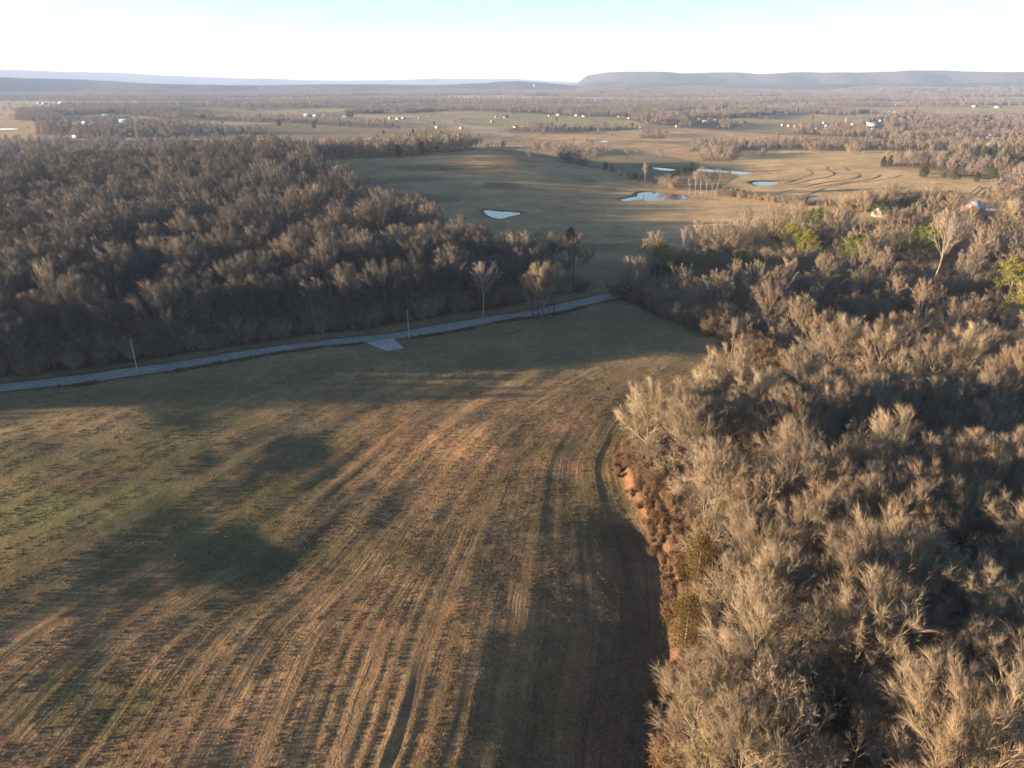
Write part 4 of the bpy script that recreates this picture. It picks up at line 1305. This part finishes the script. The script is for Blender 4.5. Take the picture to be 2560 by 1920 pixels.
for (d0, d1, st, smn, smx) in ((48, 110, .46, .6, 1.3), (110, 190, .8, .9, 1.7)):
    X, Y = np.meshgrid(np.arange(-160, 75, st), np.arange(40, 190, st))
    X = X.ravel() + rg.uniform(-.5, .5, X.size) * st; Y = Y.ravel() + rg.uniform(-.5, .5, Y.size) * st
    dd = np.hypot(X, Y)
    m = (dd > d0) & (dd < d1) & (fbm(X / 2.4, Y / 2.4, 88, 2) > -.35)
    X, Y = X[m], Y[m]
    px, py = project(X, Y, 0 * X)
    m = (px > -120) & (px < 2000) & (py < 2020)
    X, Y = X[m], Y[m]
    m = in_field(X, Y)
    sr = row_s(X, Y)
    m &= (vnoise(sr / (.75 if d0 < 100 else 1.1), Y / 60, 5) + .22 * vnoise(X / 4, Y / 4, 31)) > -.02
    X, Y = X[m], Y[m]
    print('tufts', len(X))
    scatter('grass', TUFTS, X, Y, rg.integers(0, 4, len(X)), rg.uniform(smn, smx, len(X)), 95, tilt=.1, label='rough tufts of dead grass and stubble in the near field')

# dark weeds along the ditch on the field side of the road
rd = np.array(catmull(ROAD[1:12], 1.3))
tg = np.gradient(rd, axis=0); tg /= np.linalg.norm(tg, axis=1)[:, None]
side = np.stack([tg[:, 1], -tg[:, 0]], 1)
wx = []; wy = []
for q in range(5):
    o = rng.uniform(4.0, 5.6, len(rd))
    wx.append(rd[:, 0] + side[:, 0] * o); wy.append(rd[:, 1] + side[:, 1] * o)
wx = np.concatenate(wx); wy = np.concatenate(wy)
apx = np.mean([a[0] for a in axy]); apy = np.mean([a[1] for a in axy])
m = (np.hypot(wx - apx, wy - apy) > 8.5) & (fbm(wx / 9, wy / 9, 66, 2) > -.25)
scatter('weeds', J_BRUSH[:2], wx[m], wy[m], rng.integers(0, 2, m.sum()), rng.uniform(.1, .26, m.sum()), 96, label='dark weeds along the ditch between road and field')

# ------------------------------------------------------------------ utility poles along the road
MPOLE = simple_mat('weathered_pole', (.30, .29, .27), var=.2, scale=2.0)
MMET = simple_mat('galvanised_metal', (.35, .36, .37), rough=.5, var=.1)
def box(bag, c, s, rz=0.0):
    x, y, z = s[0] / 2, s[1] / 2, s[2] / 2
    V = np.array([(a * x, b * y, e * z) for e in (-1, 1) for a, b in ((-1, -1), (1, -1), (1, 1), (-1, 1))], float)
    cr, sr = math.cos(rz), math.sin(rz)
    V = V @ np.array([[cr, sr, 0], [-sr, cr, 0], [0, 0, 1]]) + np.array(c)
    bag.put(V, np.array([(0, 3, 2, 1), (4, 5, 6, 7), (0, 1, 5, 4), (1, 2, 6, 5), (2, 3, 7, 6), (3, 0, 4, 7)]))
def pole(px, py, h, label, lamp=False):
    x, y = P(px, py)
    o = bpy.data.objects.new('utility_pole', None); COL.objects.link(o)
    o.location = (x, y, H1(x, y)); o['label'] = label; o['category'] = 'pole'; o['group'] = 'utility poles'
    b = Bag(); V, F, _ = tubes(np.array([[0, 0, -.5]]), np.array([[0, 0, 1.0]]), np.array([h + .5]), np.array([.17]), np.array([.11]), 0.0, 3, 8); b.put(V, F)
    add('post', b.mesh('post', MPOLE), o)
    b = Bag(); V, F, _ = tubes(np.array([[0, 0, h]]), np.array([[0, 0, 1.0]]), np.array([.22]), np.array([.06]), np.array([.09]), 0.0, 2, 6); b.put(V, F)
    add('insulator', b.mesh('insulator', MMET), o)
    if lamp:
        b = Bag(); box(b, (.45, 0, h - 2.6), (.9, .05, .05)); box(b, (.95, 0, h - 2.7), (.4, .28, .16))
        add('lamp_arm', b.mesh('lamp_arm', MMET), o)
    return Vector((x, y, H1(x, y) + h + .2))
t1 = pole(344, 929, 9.2, 'grey wooden utility pole standing alone at the left stretch of the gravel road')
t2 = pole(1023, 850, 9.6, 'grey wooden utility pole with a small lamp arm just right of the gravel apron', True)
dv = (t1 - t2)
def wire(a, b_, lab):
    n = 20
    bag = Bag(); P0 = []
    pts = []
    for i in range(n + 1):
        t = i / n
        p = a.lerp(b_, t); p.z -= 4 * 1.6 * t * (1 - t)
        pts.append(np.array(p))
    pts = np.array(pts)
    d = pts[1:] - pts[:-1]; L = np.linalg.norm(d, axis=1)
    V, F, _ = tubes(pts[:-1], d / L[:, None], L, np.full(n, .012), np.full(n, .012), 0.0, 1, 3)
    bag.put(V, F)
    o = add('overhead_wire', bag.mesh('overhead_wire', MMET)); o['label'] = lab; o['category'] = 'wire'
wire(t1, t2, 'thin overhead wire slung between the two roadside poles')
for (px, py, h, lab) in ((1263, 322, 12, 'far white pole beside the lane in the valley'), (612, 0, 0, '')):
    if h:
        pole(px, py, h, lab)

# ------------------------------------------------------------------ buildings
def bmat(name, col, rough=.7):
    return simple_mat(name, col, rough, .08, .8)
WALLS = dict(white=bmat('white_siding', (.33, .315, .295)), tan=bmat('tan_siding', (.45, .37, .28)), red=bmat('red_siding', (.24, .08, .058)), grey=bmat('grey_siding', (.20, .20, .20)), pink=bmat('brick_wall', (.42, .26, .20)))
ROOFS = dict(slate=bmat('slate_blue_metal_roof', (.17, .235, .33), .5), white=bmat('white_metal_roof', (.31, .31, .315), .45), blue=bmat('bluish_metal_roof', (.30, .42, .56), .4), dark=bmat('dark_shingle_roof', (.045, .045, .05)), brown=bmat('brown_shingle_roof', (.14, .10, .08)), grey=bmat('grey_shingle_roof', (.24, .24, .25)),
             teal=bmat('teal_metal_roof', (.22, .42, .42), .4))
MWIN = simple_mat('window_glass', (.03, .035, .045), rough=.1, var=.05, spec=.6)
MDOOR = simple_mat('door_paint', (.30, .24, .20))
MTRIM = bmat('white_trim', (.6, .59, .56))

def building(x, y, w, l, h, wall, roof, label, name='house', cat='house', group=None, rz=0.0, pitch=.42, detail=1):
    """gabled building: w across the gable, l along the ridge"""
    o = bpy.data.objects.new(name, None); COL.objects.link(o)
    o.location = (x, y, H1(x, y)); o.rotation_euler = (0, 0, rz)
    o['label'] = label; o['category'] = cat
    if group:
        o['group'] = group
    rh = w / 2 * pitch
    b = Bag()
    V = np.array([(-l / 2, -w / 2, -.8), (l / 2, -w / 2, -.8), (l / 2, w / 2, -.8), (-l / 2, w / 2, -.8), (-l / 2, -w / 2, h), (l / 2, -w / 2, h), (l / 2, w / 2, h), (-l / 2, w / 2, h), (-l / 2, 0, h + rh), (l / 2, 0, h + rh)], float)
    b.put(V, np.array([(0, 1, 5, 4), (2, 3, 7, 6), (1, 2, 6, 5), (3, 0, 4, 7)]))
    b.put(V, np.array([(4, 8, 7), (5, 6, 9)]))
    add('wall', b.mesh('wall', WALLS[wall]), o)
    b = Bag()
    e = .35; t = .14
    for sgn in (-1, 1):
        ze = h - e * pitch * 1.0
        a = np.array([(-l / 2 - e, sgn * (w / 2 + e), ze + .02), (l / 2 + e, sgn * (w / 2 + e), ze + .02), (l / 2 + e, 0, h + rh + .02), (-l / 2 - e, 0, h + rh + .02)], float)
        V = np.concatenate([a, a + np.array([0, 0, t])])
        b.put(V, np.array([(0, 3, 2, 1), (4, 5, 6, 7), (0, 1, 5, 4), (1, 2, 6, 5), (2, 3, 7, 6), (3, 0, 4, 7)]))
    add('roof', b.mesh('roof', ROOFS[roof]), o)
    if detail:
        nwin = max(1, int(l / 4.5))
        for i in range(nwin):
            b = Bag(); box(b, (-l / 2 + (i + .5) * l / nwin, -w / 2 - .02, h * .52), (1.3, .08, 1.1))
            add('window', b.mesh('window', MWIN), o)
        b = Bag(); box(b, (-l / 2 - .02, 0, 1.0), (.08, 1.1, 2.0))
        add('door', b.mesh('door', MDOOR), o)
    return o

# the red barn above the upper wood
bx_, by_ = P(2440, 541)
bd = math.hypot(bx_, by_)
barn = building(bx_, by_ + 4, 9.0, 10.5, 4.2, 'white', 'slate', 'white and red barn with a pale blue metal roof above the upper wood', 'barn', 'barn', rz=R(38), pitch=.75, detail=0)
b = Bag(); b.put(np.array([(-5.30, -4.45, 4.2), (-5.30, 4.45, 4.2), (-5.30, 0, 7.5)]), np.array([(0, 2, 1)])); box(b, (-5.29, 0, 3.6), (.06, 8.8, 1.2)); add('gable_siding', b.mesh('gable_siding', WALLS['red']), barn)
for yy in (-2.2, 2.2):
    b = Bag(); box(b, (-5.33, yy, 1.5), (.1, 3.4, 3.0)); add('barn_door', b.mesh('barn_door', MTRIM), barn)
    b = Bag(); box(b, (-5.32, yy * 1.95, 1.5), (.08, .25, 3.0)); add('corner_trim', b.mesh('corner_trim', WALLS['red']), barn)
b = Bag(); box(b, (-5.34, 0, 5.4), (.1, 1.0, 1.1)); add('loft_door', b.mesh('loft_door', MTRIM), barn)
b = Bag(); box(b, (1.5, -6.3, 2.7), (6.5, 3.8, .15)); add('shed_roof', b.mesh('shed_roof', ROOFS['slate']), barn)
for xx in (-1.3, 5.3):
    b = Bag(); box(b, (xx, -7.9, 1.0), (.2, .2, 3.5)); add('shed_post', b.mesh('shed_post', MTRIM), barn)
hx, hy = P(2225, 545)
building(hx, hy + 6, 8, 13, 2.4, 'grey', 'dark', 'house with a nearly black roof half hidden by pines', rz=R(20), pitch=.8)
hx, hy = P(2550, 520)
building(hx, hy + 4, 8, 13, 3, 'white', 'brown', 'white cottage at the right edge beyond the barn', rz=R(25), pitch=.6)
hx, hy = P(2520, 605)
building(hx, hy, 8, 11, 2.8, 'grey', 'white', 'low shed with a pale roof glimpsed among bare trees below the barn', rz=R(-20), pitch=.4, name='shed', cat='shed')
hx, hy = P(2428, 598)
building(hx, hy, 6, 8, 2.2, 'grey', 'blue', 'small shed with a bluish roof among bare trees left of the pale-roofed shed', rz=R(15), pitch=.3, name='shed', cat='shed')

YARDS = []
def HB(px, py, wpx, wall, roof, label, group=None, hpx=None, deep=.6, name='house', cat='house', rz=None, pitch=.45):
    x, y = P(px, py)
    d = math.hypot(x, y, CAM_Z)
    W = max(4.5, (.85 if wpx < 15 else .72) * wpx / FPX * d)
    YARDS.append((x, y, W))
    hh = (hpx / FPX * d) if hpx else min(3.6, max(2.5, W * .2))
    return building(x, y, max(5.0, W * deep), W, hh, wall, roof, label, name, cat, group, rz=(rng.uniform(-.35, .35) if rz is None else rz), pitch=pitch, detail=1 if W * FPX / d > 14 else 0)
NEIGH = 'tiny houses'
for row in [
        (161, 260, 25, 'grey', 'blue', 'blue-grey roofed farmhouse in front of the dark pine plantation'), (99, 260, 10, 'white', 'grey', 'small white shed left of the blue-grey farmhouse by the plantation'),
        (113, 261, 12, 'white', 'white', 'low white outbuilding between shed and farmhouse by the plantation'), (125, 260, 6, 'white', 'white', 'tiniest white outbuilding by the plantation'),
        (215, 309, 14, 'white', 'blue', 'house with a steep pale blue roof in the left valley'), (268, 292, 22, 'white', 'blue', 'long blue-roofed house behind the steep-roofed one'),
        (316, 306, 34, 'white', 'teal', 'long white house with a teal roof in the left valley'), (300, 316, 18, 'white', 'blue', 'blue-roofed house directly below the teal-roofed one'),
        (192, 344, 20, 'pink', 'blue', 'brick house with a blue metal roof among oaks on the left'), (10, 384, 12, 'white', 'white', 'white house at the very left edge behind the left wood'),
        (41, 386, 10, 'white', 'brown', 'white house second from the left edge behind the left wood'), (328, 339, 5, 'white', 'white', 'tiny white shed on the shaded pasture far left'),
        (143, 285, 6, 'white', 'white', 'small white house by the pale street on the far left'), (770, 292, 24, 'grey', 'blue', 'long house with a slate-blue roof left of the centre valley'),
        (790, 291, 16, 'white', 'blue', 'white house touching the slate-blue one'), (811, 290, 4, 'white', 'white', 'tiny white shed between two houses left of centre'),
        (870, 293, 32, 'grey', 'dark', 'long dark-roofed house left of the white farm group'), (976, 298, 10, 'pink', 'white', 'pinkish house at the left of the white farm group'),
        (996, 299, 13, 'white', 'grey', 'white house in the middle of the farm group'), (1009, 298, 11, 'white', 'white', 'bright white barn at the right of the farm group'),
        (1049, 297, 5, 'white', 'brown', 'small white shed under the lone pine in the centre valley'), (1094, 321, 16, 'pink', 'blue', 'pinkish house with a light blue roof behind the tree belt'),
        (1154, 323, 9, 'white', 'white', 'bright white gabled house behind the tree belt'), (1265, 294, 19, 'grey', 'dark', 'dark-roofed house on the open slope in the centre'),
        (1240, 294, 4, 'white', 'white', 'tiny white shed left of the dark-roofed house on the slope'), (1231, 306, 10, 'grey', 'grey', 'grey house with a pointed roof below the dark-roofed one'),
        (1289, 319, 12, 'white', 'dark', 'house half hidden under trees by the far white pole'), (1398, 289, 17, 'tan', 'grey', 'grey-roofed barn left of the two white barns'),
        (1443, 291, 14, 'white', 'white', 'left one of two white barns in the centre valley'), (1461, 293, 16, 'tan', 'white', 'right, longer one of two pale barns in the centre valley'),
        (1374, 291, 8, 'tan', 'brown', 'small tan shed left of the grey-roofed barn'), (1382, 246, 6, 'pink', 'white', 'tiny pale house above the long tan field'),
        (1488, 252, 6, 'white', 'white', 'tiny white house at the right of the long tan field'), (1547, 293, 6, 'white', 'brown', 'white house left of the small steep one near town'),
        (1573, 297, 4, 'tan', 'brown', 'tiny tan steep-roofed house at the end of the pale lane'), (1739, 307, 11, 'white', 'white', 'bright white store at the left of the town'),
        (1767, 308, 26, 'white', 'white', 'largest bright white building of the town'), (1789, 303, 8, 'white', 'white', 'small white building right behind the largest one'),
        (1751, 300, 14, 'tan', 'grey', 'long grey building behind the town store'), (1838, 308, 8, 'tan', 'brown', 'small brown-roofed house right of the town'),
        (1858, 309, 16, 'pink', 'brown', 'pinkish long house right of the town'), (1692, 318, 7, 'white', 'white', 'rounded white shed below the town'),
        (1602, 321, 6, 'white', 'white', 'white gabled shed beside the dark cedars'), (1956, 315, 7, 'white', 'white', 'white house at the left of the second village'),
        (1972, 317, 9, 'tan', 'white', 'tan house in the middle of the second village'), (1988, 318, 6, 'white', 'grey', 'white house at the right of the second village'),
        (1970, 286, 20, 'grey', 'grey', 'long grey chicken house on the tan hill'), (1946, 287, 10, 'white', 'white', 'white shed left of the long grey chicken house'),
        (1589, 227, 7, 'white', 'white', 'tiny white barn at the foot of the mesa, left one'), (1607, 234, 7, 'white', 'white', 'tiny white barn at the foot of the mesa, lower one'),
        (1695, 234, 6, 'white', 'white', 'tiny white barn at the foot of the mesa, right one'), (1983, 265, 6, 'white', 'brown', 'tiny pale house on the far tan ridge'),
        (2046, 323, 14, 'white', 'white', 'low white house at the left of the third village'), (2066, 324, 11, 'white', 'grey', 'white house in the third village, lower one'),
        (2067, 317, 9, 'white', 'white', 'white house in the third village, upper one'), (2059, 309, 6, 'tan', 'white', 'small tan house behind the third village'),
        (2132, 313, 9, 'white', 'blue', 'steep white house right of the third village'), (2184, 315, 34, 'tan', 'grey', 'long tan hall with a flat grey roof'),
        (2170, 308, 7, 'white', 'white', 'small white house behind the long tan hall'), (2187, 326, 20, 'white', 'white', 'row of low white sheds below the long tan hall'),
        (2201, 304, 6, 'white', 'grey', 'small house against the dark evergreens'), (2253, 300, 14, 'tan', 'white', 'pale long house right of the evergreens'),
        (2272, 294, 7, 'white', 'grey', 'white house right of the pale pointed mast'), (2333, 336, 6, 'white', 'brown', 'left one of a pair of small houses right of the grey sheds'),
        (2345, 336, 8, 'pink', 'dark', 'right one of a pair of small houses right of the grey sheds'), (2278, 335, 24, 'grey', 'grey', 'long flat grey shed below the evergreens'),
        (2239, 263, 9, 'white', 'white', 'white farmhouse on the far tan plateau, left one'), (2257, 262, 7, 'white', 'grey', 'white farmhouse on the far tan plateau, second one'),
        (2314, 259, 14, 'white', 'grey', 'long pale barn on the far plateau'), (2380, 257, 8, 'tan', 'white', 'far pale church-like house on the plateau'),
        (2437, 268, 13, 'white', 'white', 'white long barn on the plateau near the right edge'), (2494, 270, 13, 'tan', 'white', 'pale barn furthest right on the plateau'),
        (2472, 300, 14, 'tan', 'tan' if False else 'brown', 'tan farmhouse in front of the far woods on the right'), (2448, 349, 13, 'white', 'white', 'bright round-shouldered white barn in the right-hand suburb'),
        (2496, 346, 10, 'white', 'grey', 'white house right of the round-shouldered barn'), (2471, 347, 7, 'tan', 'white', 'small tan house between barn and white house'),
        (2477, 340, 7, 'white', 'blue', 'small blue-roofed house behind the suburb'), (2527, 353, 14, 'white', 'white', 'long white house near the right edge of the suburb'),
        (2554, 354, 9, 'white', 'white', 'white house cut by the right edge in the suburb'), (2527, 361, 11, 'white', 'grey', 'grey-roofed house in the lower row of the suburb'),
        (2473, 364, 9, 'white', 'white', 'white house at the left of the lower row of the suburb'), (2500, 365, 9, 'grey', 'blue', 'bluish house in the middle of the lower row of the suburb'),
        (2420, 334, 5, 'pink', 'brown', 'tiny pinkish house left of the suburb'), (554, 221, 5, 'white', 'white', 'tiny white house on the hazy left plain'),
        (654, 221, 5, 'white', 'white', 'tiny white tower-like house on the hazy left plain'), (905, 245, 5, 'white', 'white', 'tiny white house above the tan field left of centre'),
        (1733, 276, 6, 'white', 'white', 'white house at the right end of the long village row'), (1795, 277, 6, 'white', 'brown', 'white house furthest right behind the village row'),
        (1763, 277, 6, 'white', 'grey', 'white house in the gap behind the village row')]:
    px, py, w, wall, roof, lab = row
    HB(px, py, w, wall, roof, lab)
for i, x_ in enumerate((1667, 1676, 1683, 1692, 1700, 1706, 1712, 1722)):
    HB(x_, 281 - .08 * (x_ - 1680), 5, 'white', ['white', 'grey', 'brown'][i % 3], 'tiny white house in the long village row below the mesa', group='long village row below the mesa')
for i, x_ in enumerate((2205, 2211, 2218, 2224, 2231, 2237)):  # plain gabled boxes standing in for the white posts of a substation
    HB(x_, 284 - (i % 2) * 2, 4, 'white', 'white', 'tiny white block of the substation cluster on the tan hill', group='substation blocks on the tan hill', name='shed', cat='shed')
def mast(px, py, hpx, wpx, label, name='mast', cat='tower', taper=.15):
    x, y = P(px, py); d = math.hypot(x, y, CAM_Z); h = hpx / FPX * d; r = wpx / FPX * d / 2
    o = bpy.data.objects.new(name, None); COL.objects.link(o); o.location = (x, y, H1(x, y)); o['label'] = label; o['category'] = cat
    b = Bag(); V, F, _ = tubes(np.array([[0, 0, -1.0]]), np.array([[0, 0, 1.0]]), np.array([h * .85 + 1]), np.array([r]), np.array([r * max(taper, .3)]), 0.0, 3, 10); b.put(V, F)
    add('tower_body', b.mesh('tower_body', WALLS['white']), o)
    b = Bag(); V, F, _ = tubes(np.array([[0, 0, h * .85]]), np.array([[0, 0, 1.0]]), np.array([h * .15]), np.array([r * max(taper, .3) * 1.15]), np.array([r * .05]), 0.0, 1, 10); b.put(V, F)
    add('tower_cap', b.mesh('tower_cap', ROOFS['white']), o)
mast(1335, 218, 8, 2.6, 'pale silo-like tower on the small hill below the mesa', 'silo', 'silo', 1.0)
mast(2114, 306, 10, 4, 'pale pointed mast left in the third village', taper=.2)
mast(2248, 293, 9, 3, 'pale pointed mast right of the evergreens', taper=.2)

# ------------------------------------------------------------------ far trees
def far_tree(seed, h=13):
    return bare_tree(seed, h=h, lev=(5, 3, 2), tw=(1.6, .10), sides=3, nl=8, open_=.75, lift=.25, fork=.14, trunk_r=.22, lr=.55)
MF = pal_mat('bark_far', [(.175, .142, .118), (.22, .178, .142), (.155, .132, .115), (.20, .168, .138)])  # brighter bark copy: sun on the distant trees put into the colour
FAR_K = {i: kind_(far_tree(600 + i, h=12 + i), 'far_tree', MT, MF) for i in range(4)}
J_FAR = joined(FAR_K)
CLP = {}
for i in range(3):
    rg = np.random.default_rng(640 + i)
    T_, K_ = Bag(), Bag()
    for q in range(9):
        a, b_ = bare_tree(650 + i * 20 + q, h=rg.uniform(10, 15), lev=(4, 2, 2), tw=(2.0, .2), sides=3, nl=7, open_=.75, fork=.14, trunk_r=.3)
        o_ = np.array([rg.uniform(-17, 17), rg.uniform(-17, 17), 0])
        for bag, src in ((T_, a), (K_, b_)):
            off = 0
            V = np.concatenate(src.V)
            base = bag.n
            bag.V.append(V + o_); bag.n += len(V)
            bag.F3 += [f + base for f in src.F3]; bag.F4 += [f + base for f in src.F4]
    CLP[i] = kind_((T_, K_), 'tree_group', MT, MF)
J_CLP = joined(CLP)

def clear_view(X, Y):
    """yards, lawns and lanes in front of the houses are free of trees"""
    ok = np.ones(len(X), bool)
    D = np.hypot(X, Y)
    for hx_, hy_, hw in YARDS:
        hd = math.hypot(hx_, hy_)
        lat = (X * hy_ - Y * hx_) / hd
        fw_ = (X * hx_ + Y * hy_) / hd - hd
        ok &= ~((np.abs(lat) < hw * .62 + 3) & (fw_ < hw) & (fw_ > -(45 + hd * .075)))
    return ok

def sector(d0, d1, step, seed):
    rg = np.random.default_rng(seed)
    X, Y = np.meshgrid(np.arange(-d1 * .85, d1 * .85, step), np.arange(d0 * .6, d1, step))
    X = X.ravel() + rg.uniform(-.5, .5, X.size) * step; Y = Y.ravel() + rg.uniform(-.5, .5, Y.size) * step
    d = np.hypot(X, Y)
    m = (d > d0) & (d < d1) & (np.abs(np.arctan2(X, Y)) < R(40.5))
    return X[m], Y[m], rg

X, Y, rg = sector(480, 2600, 8.0, 901)
Z = H(X, Y)
px, py = project(X, Y, Z)
d = np.hypot(X, Y)
ok = ~(inpoly(X, Y, LEFT_WOOD) | inpoly(X, Y, UPPER_WOOD)) & clear_view(X, Y)
for poly, zl in PONDS:
    ok &= ~inpoly(X, Y, poly)
prob = np.zeros(len(X)); ever = np.full(len(X), .06)
for poly, dn, ev in WOODS_PX:
    w = inpoly(px, py, poly) & ok
    prob[w] = np.maximum(prob[w], dn); ever[w] = ev
fld = np.zeros(len(X), bool)
for poly, c in FIELDS_PX:
    fld |= inpoly(px, py, poly)
# hedgerows and loose woods elsewhere
hedg = (np.abs(fbm(X / 260, Y / 200, 301, 2)) < .008) & (d > 750)
prob = np.where(ok & hedg & (prob == 0) & (fbm(X / 60, Y / 60, 302, 2) > -.1), .45, prob)
patch = (fbm(X / 230, Y / 130, 311, 3) > .42) & (d > 900) & ~fld
prob = np.where(ok & patch & (prob == 0), .6, prob)
lone = ok & (prob == 0) & (d > 600)
prob = np.where(lone, .0035, prob)
fw = smooth(2100, 2600, d + 500 * fbm(X / 300, Y / 220, 121, 3)) * (1 - far_clear(X, Y)) * ~fld
prob = np.maximum(prob, fw * .4)
hit = rg.uniform(0, 1, len(X)) < prob
X, Y, Z, d, ever = X[hit], Y[hit], Z[hit], d[hit], ever[hit]
isE = rg.uniform(0, 1, len(X)) < ever
k = rg.integers(0, 4, len(X)); k[isE] = 4 + rg.integers(0, 3, isE.sum())
sc = rg.uniform(.55, 1.15, len(X)) * np.where(isE, .8, .8)
protos = J_FAR + [CEDAR_KINDS[i][1] for i in range(3)]
belt = d < 900
scatter('tree_belts', protos, X[belt], Y[belt], k[belt], sc[belt] * 1.2, 91, Z=Z[belt], label='bare tree belts and groves around the pastures beyond the hill')
scatter('distant_trees', protos, X[~belt], Y[~belt], k[~belt], sc[~belt], 92, Z=Z[~belt], label='hedgerows, groves and village trees of the far valley')
print('far trees', len(X))
X, Y, rg = sector(2600, 4300, 14.0, 902)
d = np.hypot(X, Y)
hit = (rg.uniform(0, 1, len(X)) < (1 - .97 * far_clear(X, Y)) * .55) & clear_view(X, Y)
X, Y = X[hit], Y[hit]
scatter('distant_woods', J_FAR, X, Y, rg.integers(0, 4, len(X)), rg.uniform(.8, 1.3, len(X)), 93, label='grey-brown woods of the far valley floor')
print('distant', len(X))
X, Y, rg = sector(4300, 5700, 38.0, 903)
hit = rg.uniform(0, 1, len(X)) < (1 - .96 * far_clear(X, Y)) * .85
X, Y = X[hit], Y[hit]
scatter('horizon_woods', J_CLP, X, Y, rg.integers(0, 3, len(X)), rg.uniform(.9, 1.3, len(X)), 94, label='blue-grey woods below the far mesa')
print('horizon', len(X))

# corral above the hedge
MRAIL = simple_mat('dark_rail', (.08, .065, .05))
cor = bpy.data.objects.new('corral_fence', None); COL.objects.link(cor)
cor['label'] = 'dark wooden corral left of the red barn on the tan field'; cor['category'] = 'fence'
cp = [P(*p) for p in ((2422, 489), (2449, 468), (2470, 480), (2452, 497))]
cor.location = (cp[0][0], cp[0][1], 0)
for i in range(4):
    a, b_ = np.array(cp[i]), np.array(cp[(i + 1) % 4])
    n = max(2, int(np.linalg.norm(b_ - a) / 5)); L = float(np.linalg.norm(b_ - a)); rz = math.atan2(b_[1] - a[1], b_[0] - a[0])
    for k in range(n):
        q = a + (b_ - a) * k / n
        b = Bag(); box(b, (q[0] - cp[0][0], q[1] - cp[0][1], H1(*q) + .6), (.25, .25, 1.8)); add('post', b.mesh('post', MRAIL), cor)
    m_ = (a + b_) / 2
    za, zb = H1(*a), H1(*b_)
    for zz in (.5, 1.2):
        bag = Bag(); d3 = np.array([[b_[0] - a[0], b_[1] - a[1], zb - za]]); L3 = np.linalg.norm(d3)
        V, F, _ = tubes(np.array([[a[0] - cp[0][0], a[1] - cp[0][1], za + zz]]), d3 / L3, np.array([L3]), np.array([.12]), np.array([.12]), 0.0, 1, 4)
        bag.put(V, F); add('rail', bag.mesh('rail', MRAIL), cor)

# ------------------------------------------------------------------ tell look-alikes apart by their order across the view
ORD = ('first second third fourth fifth sixth seventh eighth ninth tenth eleventh twelfth thirteenth fourteenth fifteenth sixteenth seventeenth eighteenth nineteenth twentieth '
       'twenty-first twenty-second twenty-third twenty-fourth twenty-fifth twenty-sixth twenty-seventh twenty-eighth twenty-ninth thirtieth').split()
sets = {}
for o in COL.objects:
    if o.parent is None and o.get('category') and o.get('label'):
        sets.setdefault(o['label'], []).append(o)
for lab, os_ in sets.items():
    if 1 < len(os_) <= 30 and len(lab.split()) + 3 <= 16:
        def sx(o):
            a, _ = project(np.array([o.location.x]), np.array([o.location.y]), np.array([o.location.z]))
            return float(a[0])
        for k, o in enumerate(sorted(os_, key=sx)):
            o['label'] = '%s, %s from left' % (lab, ORD[k])
